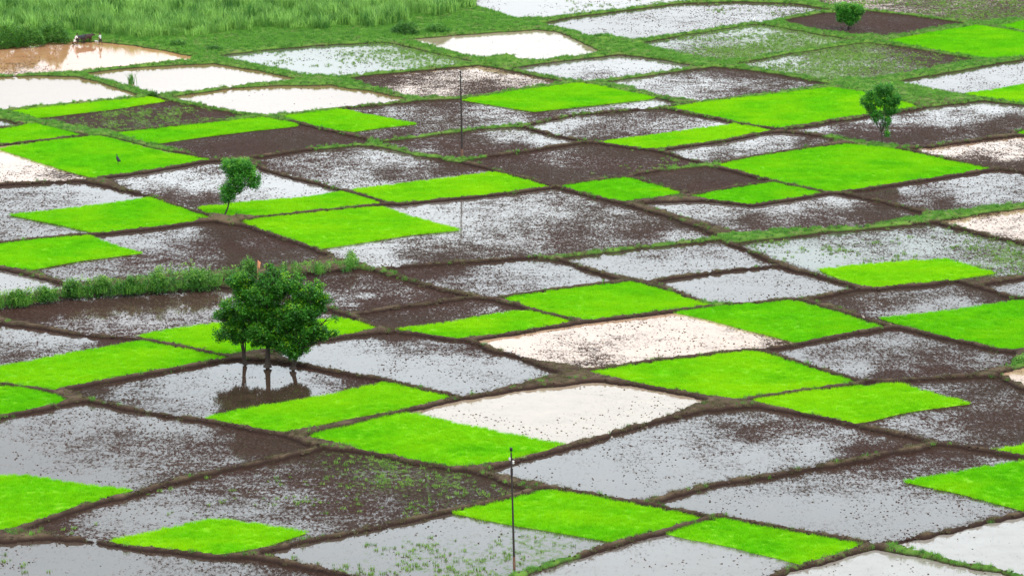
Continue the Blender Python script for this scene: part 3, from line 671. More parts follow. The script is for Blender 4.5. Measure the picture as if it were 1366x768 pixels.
def scatter(name, P, src, parent=None, smin=.8, smax=1.25, zs=(1, 1), tone=None, tilt=0.):
    n = len(P)
    if n == 0: return None
    me = bpy.data.meshes.new(name); me.vertices.add(n); me.vertices.foreach_set('co', np.asarray(P, np.float32).ravel())
    s = rng.uniform(smin, smax, n); z = s * rng.uniform(*zs, n)
    R = np.stack([rng.normal(0, tilt, n) if tilt else np.zeros(n), rng.normal(0, tilt, n) if tilt else np.zeros(n), rng.uniform(0, 6.283, n)], 1)
    for an, val in (('rot', R), ('scl', np.stack([s, s, z], 1))):
        at = me.attributes.new(an, 'FLOAT_VECTOR', 'POINT'); at.data.foreach_set('vector', val.astype(np.float32).ravel())
    at = me.attributes.new('pick', 'INT', 'POINT'); at.data.foreach_set('value', rng.integers(0, len(src), n).astype(np.int32))
    if tone is not None:
        at = me.attributes.new('tone', 'FLOAT', 'POINT'); at.data.foreach_set('value', np.broadcast_to(tone, n).astype(np.float32).copy())
    o = link(bpy.data.objects.new(name, me), parent)
    md = o.modifiers.new('scatter', 'NODES'); md.node_group = scatter_group(src)
    o['kind'] = 'stuff'
    return o
def lift(P, z): return np.column_stack([P, np.broadcast_to(z, len(P))])
def grid_at(P, A):
    i = np.clip(np.round((P[:, 0] - xs[0]) / DX).astype(int), 0, NX - 1)
    j = np.clip(np.round((P[:, 1] - ys[0]) / DY).astype(int), 0, NY - 1)
    return A[j * NX + i]
def in_view(P, mar=5):
    return np.abs(P[:, 0]) < .1345 * P[:, 1] + mar

# clods and weeds of each field
for k, (nm, si, W, C, lab) in enumerate(FIELDS):
    o = field_objs[k]
    if o is None: continue
    P = sample_in(W, 13.0, .1); P = P[in_view(P)]
    P = P[grid_at(P, DR) > .1]
    if len(P) == 0: continue
    m, w = idw(P, C)
    mm = np.clip(m + (vnoise(P, .35, 2.2) - .5) * .5 * (m > .03), 0, 1)
    keep = rng.random(len(P)) < np.clip(mm * 1.1, 0, 1) ** 1.25 * .8
    scatter('clods', lift(P[keep], WATER_Z - .015), S_CLOD, o, .05, .21, (.8, 1.7), tilt=.4)
    keep = rng.random(len(P)) < np.clip(w + (vnoise(P, .3, 7.2) - .5) * .9 * (w > .04), 0, 1) ** 1.5 * .28
    if keep.sum() > 20: scatter('weeds', lift(P[keep], WATER_Z), S_WEED, o, .6, 1.3)

# ------------------------------------------------------------------ rice plots
def extrude_plot(name, W, z0, z1, mat):
    bm = bmesh.new()
    vs = [bm.verts.new((x, y, z1)) for x, y in W]
    f = bm.faces.new(vs); 
    if f.normal.z < 0: bmesh.ops.reverse_faces(bm, faces=[f])
    lo = [bm.verts.new((x, y, z0)) for x, y in W]
    n = len(W)
    for i in range(n): bm.faces.new((vs[i], lo[i], lo[(i + 1) % n], vs[(i + 1) % n]))
    bmesh.ops.recalc_face_normals(bm, faces=bm.faces[:]); bmesh.ops.triangulate(bm, faces=[max(bm.faces, key=lambda q: len(q.verts))])
    me = bpy.data.meshes.new(name); bm.to_mesh(me); bm.free(); me.materials.append(mat)
    return link(bpy.data.objects.new(name, me))
def grid_at(P, A):
    i = np.clip(np.round((P[:, 0] - xs[0]) / DX).astype(int), 0, NX - 1)
    j = np.clip(np.round((P[:, 1] - ys[0]) / DY).astype(int), 0, NY - 1)
    return A[j * NX + i]
for W, tone, lab in RICE:
    q = sample_in(W, 2.0, .6); ow = grid_at(q, OWN); home = np.bincount(ow + 1).argmax() - 1
    W = W.copy(); ctr = W.mean(0); far = (grid_at(W, OWN) != home) & (home >= 0)
    for it in range(14):                                  # the plot keeps to its own side of the bund
        bad = ((grid_at(W, OWN) != home) & (home >= 0)) | (grid_at(W, Z) > -.02)
        if not bad.any(): break
        dv = ctr - W[bad]; W[bad] += dv / np.linalg.norm(dv, axis=1, keepdims=True) * .16
    o = extrude_plot('rice_plot', W, -.5, BED_Z, M_BED)
    tag(o, lab, 'rice plot', 'bright green nursery rice plots')
    at = o.data.attributes.new('tone', 'FLOAT', 'POINT'); at.data.foreach_set('value', np.full(len(o.data.vertices), tone, np.float32))
    P = sample_in(W, 12, -.10); P = P[in_view(P)]
    P = P[(vnoise(P, .8, 4.4) > .08) | (rng.random(len(P)) < .7)]; P = P[grid_at(P, Z) < BED_Z + .1]; P = P[(grid_at(P, OWN) == home) | (home < 0)]
    hmod = .85 + .3 * vnoise(P, .25, 1.7)
    tn = np.clip(tone + (vnoise(P, .22, 8.8) - .5) * .75 + (vnoise(P * np.array([.5, 1.6]), .5, 2.8) - .5) * .45 + rng.normal(0, .1, len(P)), 0, 1)
    s = scatter('seedlings', lift(P, BED_Z), S_RICE, o, .85, 1.2, (.8, 1.15), tone=tn)

# ------------------------------------------------------------------ grass on the bunds
lo, hi = np.array([-95, 262.]), np.array([95, 640.])
P = rng.uniform(lo, hi, (420000, 2)); P = P[in_view(P, 3)]
d = grid_at(P, DU); g = grid_at(P, G)
P = P[(d > -.02)]; d = grid_at(P, DU); g = grid_at(P, G)
prob = np.clip(g + (vnoise(P, .5, 6.1) - .5) * .9, 0, 1) ** 1.4
u_, v_ = project(P[:, 0], P[:, 1])
keep = rng.random(len(P)) < prob * .95
z = grid_at(P, Z)
dryp = np.clip(.9 - g * 1.1, .06, .85)
isdry = rng.random(len(P)) < dryp
k1 = keep & ~isdry; k2 = (rng.random(len(P)) < np.clip(prob + .5, 0, 1) * .95) & isdry
o = scatter('bund_grass', np.column_stack([P[k1], z[k1] - .03]), S_GRASS, None, .7, 1.3)
tag(o, 'tufts of green grass growing along the earth bunds', kind='stuff')
o = scatter('dry_grass', np.column_stack([P[k2], z[k2] - .03]), S_DRY, None, .7, 1.2)
tag(o, 'sparse straw coloured grass on the near brown bunds', kind='stuff')

k3 = (d < 1.2) & (rng.random(len(P)) < .7)
o = scatter('bund_clods', np.column_stack([P[k3], z[k3] - .01]), S_CLOD, None, .06, .24, (.6, 1.1), tilt=.4)
tag(o, 'crumbled earth clods along the tops of the bunds', kind='stuff')

# tall canes beyond the orange pond
cane = np.array([ground(u, v) for u, v in [(-40, 56), (90, 40), (135, 47), (180, 52), (270, 50), (300, 44), (370, 41), (450, 41), (520, 36), (560, 28), (610, 18), (632, 10), (622, -30), (615, -75), (-60, -75)]])
P = sample_in(cane, 1.5, 0); P = P[in_view(P, 8)]
P = P[(vnoise(P * np.array([1, .6]), .35, 3.3) > .26)]
cz = lift(P, 0.0)
o = scatter('tall_canes', cz, S_REED, None, .7, 1.3, (.6, 1.25))
tag(o, 'dense stand of tall green canes filling the top left', kind='stuff')
# loose margin growth
mar = np.array([ground(u, v) for u, v in [(120, 52), (260, 52), (300, 47), (450, 46), (560, 36), (640, 20), (720, 28), (715, 36), (640, 42), (540, 50), (450, 56), (290, 70), (255, 72), (200, 62), (150, 55)]])
P = sample_in(mar, 1.3, 0); P = P[(grid_at(P, DU) > .2) & (vnoise(P, .3, 1.3) > .45)]
o = scatter('rough_grass', lift(P, -.02), S_TALL, None, .5, 1.1, (.4, .9)); tag(o, 'rough grass between the canes and the flooded fields', kind='stuff')

# ------------------------------------------------------------------ hedges, bushes, trees
def leaf_mesh(name, centers, leaf_tones, size, mat, parent, per=22, rad=.3, up=.5):
    """sprays of small leaf quads"""
    n = len(centers) * per
    C = np.repeat(centers, per, 0) + rng.normal(0, 1, (n, 3)) * rad * .55
    a = np.repeat(leaf_tones, per) + rng.normal(0, .12, n)
    nr = rng.normal(0, 1, (n, 3)); nr[:, 2] = np.abs(nr[:, 2]) + up; nr /= np.linalg.norm(nr, axis=1, keepdims=True)
    t = rng.normal(0, 1, (n, 3)); t -= (t * nr).sum(1, keepdims=True) * nr; t /= np.linalg.norm(t, axis=1, keepdims=True)
    b = np.cross(nr, t)
    L = size * rng.uniform(.7, 1.3, (n, 1)); Wd = L * .5
    V = np.stack([C - t * L * .5, C + b * Wd * .5, C + t * L * .5, C - b * Wd * .5], 1).reshape(-1, 3)
    Fc = np.arange(n * 4).reshape(n, 4)
    o = np_mesh(name, V, Fc, mat, parent)
    at = o.data.attributes.new('age', 'FLOAT', 'POINT'); at.data.foreach_set('value', np.clip(np.repeat(a, 4), 0, 1).astype(np.float32))
    return o
def tube(V, F, p0, p1, r0, r1, seg=7):
    p0, p1 = Vector(p0), Vector(p1); d = (p1 - p0); q = d.to_track_quat('Z', 'Y')
    b = len(V)
    for p, r in ((p0, r0), (p1, r1)):
        for i in range(seg):
            a = i / seg * 6.28318; V.append(tuple(p + q @ Vector((math.cos(a) * r, math.sin(a) * r, 0))))
    for i in range(seg):
        j = (i + 1) % seg; F.append((b + i, b + j, b + seg + j, b + seg + i))
def limb(V, F, pts, r0, r1, seg=7):
    """one continuous bent tapering limb"""
    n = len(pts); b = len(V); pts = [Vector(p) for p in pts]
    for k, p in enumerate(pts):
        d = pts[min(k + 1, n - 1)] - pts[max(k - 1, 0)]; q = d.to_track_quat('Z', 'Y')
        r = r0 + (r1 - r0) * k / (n - 1)
        for i in range(seg):
            a = i / seg * 6.28318; V.append(tuple(p + q @ Vector((math.cos(a) * r, math.sin(a) * r, 0))))
    for k in range(n - 1):
        for i in range(seg):
            j = (i + 1) % seg
            F.append((b + k * seg + i, b + k * seg + j, b + (k + 1) * seg + j, b + (k + 1) * seg + i))
def tree(u, v, lobes, label, group=None, grow=1.0, trunk_r=.16, fork=.35, mat=M_TREE, dens=17., leaf=.21, lean=0., base_tone=.34, extra_stems=0, z0=0.0, gaps=.34):
    """lobes: (du, dv up, radius) in photo pixels from the foot, depth shift in metres"""
    s = px_scale(v); x, y = ground(u, v, z0)
    root = empty('tree', (x, y, z0)); tag(root, label, 'tree', group)
    V, F = [], []
    flat = .68 if group else 1.0
    L = [(du / s, dz, (dv - (9 if group and dv < 90 else 2 if group else 0)) / s, r / s * grow, sq * flat) for du, dv, r, dz, sq in lobes]
    cx = sum(l[0] for l in L) / len(L); top = max(l[2] + l[3] * .6 for l in L); base = min(l[2] - l[3] * l[4] for l in L)
    fk = Vector((cx * .35 + lean * .3, 0, base * 1.0 + (top - base) * .08))
    limb(V, F, [(0, 0, -.5), (0, 0, 0.02), Vector(fk) * .5 + Vector((random.uniform(-.08, .08), 0, 0)), fk], trunk_r * 1.15, trunk_r * .75, 9)
    tube(V, F, (0, 0, -.1), (0, 0, .25), trunk_r * 1.7, trunk_r * 1.05, 9)
    for k in range(extra_stems):
        dx = random.uniform(-.25, .25); limb(V, F, [(dx, random.uniform(-.2, .2), -.2), (dx * 1.5, 0, fk.z * .5), (dx * 4 + .1, random.uniform(-.4, .4), fk.z * 1.3)], trunk_r * .6, trunk_r * .35)
    cs, ag = [], []
    for lx, ly, lz, r, sq in L:
        c = Vector((lx, ly, lz)); mid = fk.lerp(c, .5) + Vector((random.uniform(-.15, .15), random.uniform(-.2, .2), -.08 * r))
        limb(V, F, [fk, mid, c, c + (c - fk).normalized() * r * .5], trunk_r * .5, trunk_r * .12)
        for k in range(5):
            dv_ = Vector((random.gauss(0, 1), random.gauss(0, 1), random.gauss(0, .8))).normalized()
            tube(V, F, mid.lerp(c, random.random()), c + dv_ * r * .75, trunk_r * .2, trunk_r * .05, 5)
        n = max(8, int(dens * r * r * 4.2))
        q = rng.normal(0, 1, (n, 3)); q /= np.linalg.norm(q, axis=1, keepdims=True)
        rad = rng.uniform(.45, 1.0, n) ** .6
        wob = .62 + .7 * vnoise(q[:, :2] * 2 + q[:, 2:], 1.3, float(lx + 9))
        pp = q * (rad * wob)[:, None] * r; pp[:, 2] *= sq
        pp += np.array([lx, ly, lz])
        keep = vnoise(pp[:, [0, 2]] + pp[:, 1:2] * .6, 1.15, 12.3) > gaps
        cs.append(pp[keep]); ag.append(np.clip(base_tone + .35 * q[keep, 2] * (rad[keep]) + rng.normal(0, .17, keep.sum()), 0, 1))  # random leaf tone; lit crown top and shaded underside put into the colour
    np_mesh('trunk', np.array(V), np.array(F), M_BARK, root, True)
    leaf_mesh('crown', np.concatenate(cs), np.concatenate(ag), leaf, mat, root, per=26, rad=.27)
    return root
GT = 'three big trees on one bund'
tree(327, 484, [(-24,50,11,0,.8),(-8,44,11,.4,.8),(-30,74,9,0,.7),(-18,52,17,0,.8),(-2,62,20,.5,.8),(-10,85,18,-.3,.8),(8,98,19,0,.8),(-6,112,15,.4,.8),(16,78,16,.8,.9),(-24,68,11,0,.8),(6,118,12,0,.8)],
     'left one of the three big trees, thin pale double trunk on a mud mound', GT, 1.28, .13, extra_stems=2)
tree(357, 488, [(-10,44,12,.3,.8),(8,42,11,-.3,.8),(24,60,12,0,.8),(-14,58,15,-.6,.9),(2,55,18,0,.9),(12,78,22,.4,.9),(-4,98,21,0,.9),(8,118,18,.3,.9),(0,134,11,0,.8),(-18,82,15,0,.9),(18,104,14,.8,.9)],
     'middle one of the three big trees, with the stoutest dark trunk', GT, 1.22, .26)
tree(391, 491, [(-14,46,11,0,.8),(12,34,10,.3,.8),(34,54,12,0,.7),(44,74,11,.2,.7),(40,96,9,0,.7),(-8,38,15,0,.9),(4,52,19,.5,.9),(22,66,20,0,.8),(8,88,24,-.4,.8),(30,88,16,.3,.8),(20,106,19,0,.8),(-6,116,18,.4,.8),(36,68,11,0,.7),(52,56,6,0,.7),(2,30,9,0,.9),(-14,70,14,0,.9)],
     'right one of the three big trees, its crown widest and low', GT, 1.22, .22)
tree(299, 289, [(6,30,11,0,.9),(16,44,12,0,.9),(22,56,16,.3,.8),(36,56,12,0,.8),(26,70,12,0,.7),(10,68,13,.2,.8),(40,46,9,0,.8),(4,38,8,0,1.)],
     'small leaning tree alone on a muddy bund corner in the upper left', None, 1.1, .10, mat=M_TREE2, dens=22, leaf=.19, lean=.3, base_tone=.38, gaps=.14)
tree(1177, 193, [(-8,38,9,0,1),(-18,48,9,.3,.9),(4,32,8,0,1.1),(-12,66,12,0,.8),(2,74,12,.3,.7),(12,62,13,0,.9),(10,48,10,0,1),(-22,58,8,0,.9),(6,14,4,0,1.2),(-4,56,6,0,1)],
     'slender tree with an airy split crown standing on a bund at the right', None, 1.0, .09, mat=M_TREE2, dens=24, leaf=.19, base_tone=.22, gaps=.43)
tree(1132, 38, [(-8,16,9,0,.9),(6,15,9,.3,.9),(0,24,13,0,.8),(-10,26,9,0,.8),(11,25,9,0,.8),(0,12,8,-.3,.9)],
     'small round tree standing in a dark field near the top', None, 1.1, .14, mat=M_TREE2, dens=20, leaf=.2, base_tone=.42, gaps=.05)

def bush(u, v, wpx, hpx, label, name='bush', cat='bush', group=None, depth=.7, base_tone=.5, leaf=.14, dens=16, mat=M_BUSH):
    s = px_scale(v); x, y = ground(u, v, 0); w, h = wpx / s / 2, hpx / s
    root = empty(name, (x, y, 0)); tag(root, label, cat, group)
    V, F = [], []
    n = int(dens * 2.2 * max(1., w * 2 * h)) + 12
    q = rng.normal(0, 1, (n, 3)); q /= np.linalg.norm(q, axis=1, keepdims=True); q[:, 2] = np.abs(q[:, 2])
    r = rng.uniform(.4, 1, n) ** .5 * (.75 + .5 * vnoise(q[:, :2] * 2, 1.7, x))
    P = q * r[:, None] * np.array([w, max(.5, w * depth), h]); P[:, 2] = np.clip(P[:, 2], .08, None)
    for k in range(7):
        p = P[rng.integers(n)]; limb(V, F, [(p[0] * .2, p[1] * .2, -.1), p * .6, p], .035, .012, 5)
    np_mesh('stems', np.array(V), np.array(F), M_BARK, root, True)
    leaf_mesh('leaves', P, np.clip(base_tone + .4 * (P[:, 2] / h - .5) + rng.normal(0, .15, n), 0, 1), leaf * 1.3, mat, root, per=16, rad=.26)  # leaf colour lightens from foot to top, with random scatter
    return root
GB = 'bushes at the foot of the tall canes'
for u, v, w, h, lab, yg in [(8, 62, 52, 30, 'bush at the far left edge of the orange pond, dark under a light top', .45), (40, 60, 44, 27, 'olive topped bush, second from the left above the orange pond', .5),
        (72, 56, 46, 30, 'tallest olive bush just left of the ploughing men', .5), (238, 62, 22, 8, 'low grey-green bush past the right end of the ploughing team', .35),
        (540, 47, 36, 18, 'dark rounded bush at the right foot of the canes', .22), (583, 44, 34, 13, 'flatter lighter bush right of the dark rounded one', .45), (285, 68, 22, 7, 'small dark scrub by the far tip of the orange pond', .2)]:
    bush(u, v, w, h, lab, group=GB, base_tone=yg)
GM = 'tufted shrubs crowning bund corners'
for u, v, w, h, lab, yg in [(425, 106, 24, 8, 'green tuft shrub on the bund corner above the cream pond notch', .4), (803, 55, 30, 10, 'dark green shrub on the mound between white flooded fields', .35),
        (1162, 52, 14, 7, 'small olive shrub on the corner below the round tree', .5), (204, 127, 12, 5, 'small green shrub where the cream fields meet', .5), (1362, 484, 12, 8, 'fresh green shrub at the right edge by the pink water corner', .7)]:
    bush(u, v, w, h, lab, group=GM, base_tone=yg, depth=.5)
# hedges on the long bund: leafy bodies with blades standing out
def hedge(pts, hpx, label, yg, blade=1.2, dens=24):
    S = [ground(u, v + .5) for u, v in pts]; s = px_scale(pts[0][1]); h = hpx / s
    c = S[0]; root = empty('hedge', (c[0], c[1], 0)); tag(root, label, 'hedge', 'weedy hedges on the long bund')
    Ps = []
    for a, b in zip(S[:-1], S[1:]):
        L = math.hypot(b[0] - a[0], b[1] - a[1]); n = int(L * h * dens)
        t = rng.random(n)[:, None]; p = np.array(a) + (np.array(b) - np.array(a)) * t
        th = rng.uniform(0, math.pi, n); rr = rng.uniform(.5, 1, n)
        hh = h * (.72 + .9 * vnoise(p, .45, 4.2))
        Ps.append(np.column_stack([p[:, 0] - c[0], p[:, 1] - c[1] + np.cos(th) * rr * .8, np.clip(np.sin(th) * rr * hh, .05, None)]))
    P = np.concatenate(Ps)
    leaf_mesh('leaves', P, np.clip(yg + .55 * (P[:, 2] / h - .6) + rng.normal(0, .2, len(P)), 0, 1), .19, M_BUSH, root, per=14, rad=.25)  # sprays darker near the foot, lighter higher up, plus random spread
    k = rng.random(len(P)) < .10 * blade
    Q = P[k].copy(); Q[:, 2] *= .25
    scatter('blades', Q, S_TALL, root, .6, 1.15, (.8 * blade, 1.2 * blade))
hedge([(-30, 411), (0, 409), (40, 404), (78, 398)], 19, 'left bright grassy hedge at the left edge, above wet brown mud', .62, 1.0)
hedge([(84, 397), (140, 393), (220, 388), (292, 383)], 24, 'long dense hedge left of the three big trees, dark at its foot', .5, 1.0)
for u, v, w, h, lab, yg in [(96, 396, 26, 24, 'rounded bush at the left end of the long dense hedge', .4), (135, 393, 22, 28, 'tallest bush rising from the left part of the dense hedge', .6), (172, 391, 26, 23, 'dark rounded bush midway along the dense hedge', .3),
        (212, 388, 22, 30, 'light green bush right of the middle of the dense hedge', .65), (262, 385, 26, 26, 'bush near the tree end of the dense hedge', .45), (22, 407, 26, 22, 'bush in the left bright hedge near the photo edge', .6), (60, 402, 22, 20, 'last bush of the left bright hedge beside the gap', .5)]:
    bush(u, v, w, h, lab, group='bushes growing out of the hedges', base_tone=yg, depth=.5)
hedge([(190, 378), (260, 374), (330, 371)], 20, 'second scrubby hedge row just behind the dense one', .55, 1.0, 9)
hedge([(360, 369), (420, 366), (476, 358)], 17, 'thin weedy hedge behind and right of the big tree crowns', .6, 1.3, 8)
bush(332, 368, 26, 24, 'leafy bush left of the orange flag behind the tree tops', group=GM, base_tone=.45)
bush(470, 354, 16, 20, 'fresh green bush ending the weedy hedge at the right', group=GM, base_tone=.7)
# tall weed in the cream pond
x, y = ground(175, 110)
wo = blades('tall_weed', 60, 1.7, .07, .22, .5, M_GRASS, segs=2, seed=77); lib.objects.unlink(wo); link(wo); wo.location = (x, y, WATER_Z)
tag(wo, 'single tall grassy weed standing in the cream flooded field', 'weed plant')

# ------------------------------------------------------------------ poles
M_POLE = mat_plain('rusty_dark_steel', (.035, .026, .024), .7, .4, 3)
M_RUST = mat_plain('rusty_brown_steel', (.16, .08, .05), .8, .4, 3)
M_PORC = mat_plain('porcelain', (.7, .68, .64), .25, .1, 3)
M_BLK = mat_plain('black_glaze', (.02, .02, .022), .3, .2, 3)
def mesh_obj(name, V, F, mat, parent, smooth=True):
    me = bpy.data.meshes.new(name); me.from_pydata([tuple(v) for v in V], [], F); me.materials.append(mat)
    for p in me.polygons: p.use_smooth = smooth
    return link(bpy.data.objects.new(name, me), parent)
def lathe(V, F, c, prof, seg=10):
    b = len(V)
    for r, z in prof:
        for i in range(seg):
            a = i / seg * 6.28318; V.append((c[0] + r * math.cos(a), c[1] + r * math.sin(a), c[2] + z))
    for k in range(len(prof) - 1):
        for i in range(seg):
            j = (i + 1) % seg; F.append((b + k * seg + i, b + k * seg + j, b + (k + 1) * seg + j, b + (k + 1) * seg + i))
def box(V, F, c, s):
    b = len(V)
    for dx, dy, dz in ((-1,-1,-1),(1,-1,-1),(1,1,-1),(-1,1,-1),(-1,-1,1),(1,-1,1),(1,1,1),(-1,1,1)):
        V.append((c[0] + dx * s[0] / 2, c[1] + dy * s[1] / 2, c[2] + dz * s[2] / 2))
    F += [(b, b+3, b+2, b+1), (b+4, b+5, b+6, b+7), (b, b+1, b+5, b+4), (b+1, b+2, b+6, b+5), (b+2, b+3, b+7, b+6), (b+3, b, b+4, b+7)]
def pole(u, v, hpx, lean, label, r=.09, fittings=True):
    s = px_scale(v); x, y = ground(u, v, 0); h = hpx / s / math.cos(PITCH)
    root = empty('utility_pole', (x, y, 0)); tag(root, label, 'pole', 'thin iron poles in the fields'); root.rotation_euler.y = lean
    V, F = [], []; limb(V, F, [(0, 0, .75), (0, 0, h * .3), (0, 0, h * .6), (0, 0, h - .25)], r, r * .7, 10); lathe(V, F, (0, 0, h - .25), [(r * .7, 0), (0.001, .01)])
    mesh_obj('shaft', V, F, M_POLE, root)
    V, F = [], []; lathe(V, F, (0, 0, -.5), [(r * 1.15, 0), (r * 1.15, 1.25), (r * .9, 1.3), (.001, 1.3)]); mesh_obj('base_sleeve', V, F, M_RUST, root)
    if fittings:
        V, F = [], []; lathe(V, F, (0, 0, h - .35), [(.03, 0), (.03, .25), (.10, .25), (.13, .32), (.10, .38), (.13, .44), (.08, .52), (.001, .55)]); mesh_obj('insulator', V, F, M_BLK, root)
        V, F = [], []; lathe(V, F, (.14, -.02, h - 1.15), [(.001, 0), (.08, .02), (.11, .1), (.07, .14), (.11, .2), (.06, .28), (.001, .3)]); mesh_obj('insulator', V, F, M_PORC, root)
        V, F = [], []; lathe(V, F, (-.12, -.02, h - .85), [(.001, 0), (.08, .02), (.10, .1), (.06, .14), (.10, .2), (.001, .26)]); mesh_obj('insulator', V, F, M_PORC, root)
        V, F = [], []; box(V, F, (0, -.06, h - 1.0), (.42, .06, .06)); mesh_obj('cross_arm', V, F, M_POLE, root, False); V, F = [], []; box(V, F, (0, -.06, h - .7), (.34, .05, .05)); mesh_obj('cross_arm', V, F, M_POLE, root, False)
        V, F = [], []; box(V, F, (0, -.09, h - 1.75), (.2, .16, .5)); mesh_obj('bracket', V, F, M_POLE, root, False)
pole(686, 755, 157, math.radians(-1.5), 'nearest iron pole with white and black insulators at its top')
pole(616.5, 207, 109, math.radians(-1.0), 'farther plain dark pole standing among the brown fields', .125, True)

# orange flag behind the tree tops
x, y = ground(344, 371); root = empty('flag', (x, y, 0)); tag(root, 'small faded orange flag on a stick behind the big tree tops', 'flag')
V, F = [], []; limb(V, F, [(0, 0, -.2), (0, 0, 1.), (.03, 0, 1.95)], .03, .025, 6); mesh_obj('stick', V, F, mat_plain('orange_stick', (.75, .38, .2), .7, .2, 4), root)
V, F = [], []
for i in range(9):
    for j in range(6):
        V.append((.03 + .30 * i / 8 * (1 - .5 * j / 5), .07 * math.sin(i * .9 + j * .4), 1.9 - .75 * j / 5 - .2 * i / 8))
for i in range(8):
    for j in range(5): a = i * 6 + j; F.append((a, a + 1, a + 7, a + 6))
fl = mesh_obj('cloth', V, F, mat_plain('orange_cloth', (.80, .36, .17), .8, .15, 4), root); md = fl.modifiers.new('solid', 'SOLIDIFY'); md.thickness = .006

# ------------------------------------------------------------------ figures: one skinned surface per body
def skin(name, nodes, edges, mat, parent, sub=2, root_i=0):
    me = bpy.data.meshes.new(name); me.from_pydata([n[:3] for n in nodes], edges, [])
    o = link(bpy.data.objects.new(name, me), parent)
    o.modifiers.new('skin', 'SKIN').use_smooth_shade = True
    sv = me.skin_vertices[0].data
    for i, n in enumerate(nodes):
        r = n[3]; sv[i].radius = (r, r if len(n) < 5 else n[4])
    sv[root_i].use_root = True
    md = o.modifiers.new('subdiv', 'SUBSURF'); md.levels = sub; md.render_levels = sub
    me.materials.append(mat); return o
M_SKIN = mat_plain('dark_skin', (.13, .065, .04), .55, .15, 8)
M_WHITE = mat_plain('white_cotton', (.82, .82, .80), .9, .06, 8)
M_PALE = mat_plain('pale_blue_cotton', (.62, .72, .70), .9, .08, 8)
M_DKC = mat_plain('dark_cotton', (.03, .03, .035), .9, .2, 8)
M_HAIR = mat_plain('black_hair', (.012, .010, .010), .5, .2, 12)
def person(u, v, label, shirt, lower, facing, bend=0., arm=1.0, lungi=False):
    x, y = ground(u, v, WATER_Z); root = empty('person', (x, y, WATER_Z)); tag(root, label, 'person', 'farmers wading in the orange pond'); root.rotation_euler.z = facing; root.scale = (1.12,) * 3
    b = bend  # forward lean of the torso (towards +x)
    def T(h, f=0, s=0): return (math.sin(b) * h + f, s, .82 + math.cos(b) * h)
    N = [(0, 0, .86, .13, .11), (*T(.22), .12, .10), (*T(.42), .15, .10), (*T(.52), .09, .07), (*T(.60, .01), .05, .05), (*T(.68, .02), .075, .08), (*T(.76, .03), .088, .095), (*T(.84, .02), .06, .07)]
    E = [(0, 1), (1, 2), (2, 3), (3, 4), (4, 5), (5, 6), (6, 7)]
    def chain(start, pts):
        k = start
        for p in pts: N.append(p); E.append((k, len(N) - 1)); k = len(N) - 1
        return k
    for sd in (-1, 1):
        st = .14 * sd
        chain(0, [(0 + st * .3, .10 * sd, .76, .085), (st * .9, .11 * sd, .45, .06), (st * 1.1 - .02, .11 * sd, .40, .055), (st * 1.2 - .05, .12 * sd, .03, .038), (st * 1.2 + .10, .13 * sd, 0.0, .03)])
        sh = T(.49, 0, .20 * sd)
        a1 = (sh[0] + .12 * arm, .26 * sd, sh[2] - .24); a2 = (sh[0] + .36 * arm, .24 * sd, sh[2] - .34)
        k = chain(3, [(*sh, .055), (*a1, .04), (*a2, .03), (a2[0] + .06 * arm, .24 * sd, a2[2] - .02, .035, .018)])
        for q in range(4):      # fingers
            fx = a2[0] + .07 * arm; chain(k, [(fx + .05, .24 * sd + (q - 1.5) * .018, a2[2] - .03, .008), (fx + .075, .24 * sd + (q - 1.5) * .018, a2[2] - .055, .007)])
        chain(k, [(a2[0] + .07, (.24 - .035) * sd, a2[2] - .02, .009), (a2[0] + .09, (.24 - .05) * sd, a2[2] - .04, .008)])
    hx, hz = T(.76, .03)[0], T(.76)[2]
    chain(6, [(hx + .10, 0, hz - .01, .014)])
    for sd in (-1, 1): chain(6, [(hx, .10 * sd, hz, .018, .01)])
    skin('body', N, E, M_SKIN, root)
    # hair, shirt and lower garment follow the body
    skin('hair', [(*T(.80, -.03), .085, .095), (*T(.87, -.01), .085, .09), (*T(.72, -.07), .05, .06)], [(0, 1), (0, 2)], M_HAIR, root)
    Sx = [(0, 0, .80, .155, .135), (*T(.20), .15, .125), (*T(.42), .17, .12), (*T(.53), .10, .085)]; Se = [(0, 1), (1, 2), (2, 3)]
    for sd in (-1, 1):
        sh = T(.49, 0, .20 * sd); a1 = (sh[0] + .13 * arm, .265 * sd, sh[2] - .25)
        Sx += [(*sh, .078), (*a1, .062)]; Se += [(2, len(Sx) - 2), (len(Sx) - 2, len(Sx) - 1)]
    skin('shirt', Sx, Se, shirt, root)
    Lx = [(0, 0, .88, .15, .13)]; Le = []
    for sd in (-1, 1):
        Lx += [(.14 * sd * .3, .10 * sd, .74, .11), (.14 * sd * .9, .11 * sd, .46 if not lungi else .55, .088)]; Le += [(0, len(Lx) - 2), (len(Lx) - 2, len(Lx) - 1)]
    skin('shorts', Lx, Le, lower, root)
    return root
person(100, 61, 'farmer in a white shirt steering the plough behind the buffaloes', M_WHITE, M_WHITE, .15, .45, 1.1)
person(134, 60.5, 'farmer in a pale shirt and dark shorts standing apart at the right', M_PALE, M_DKC, 2.9, .05, .6)
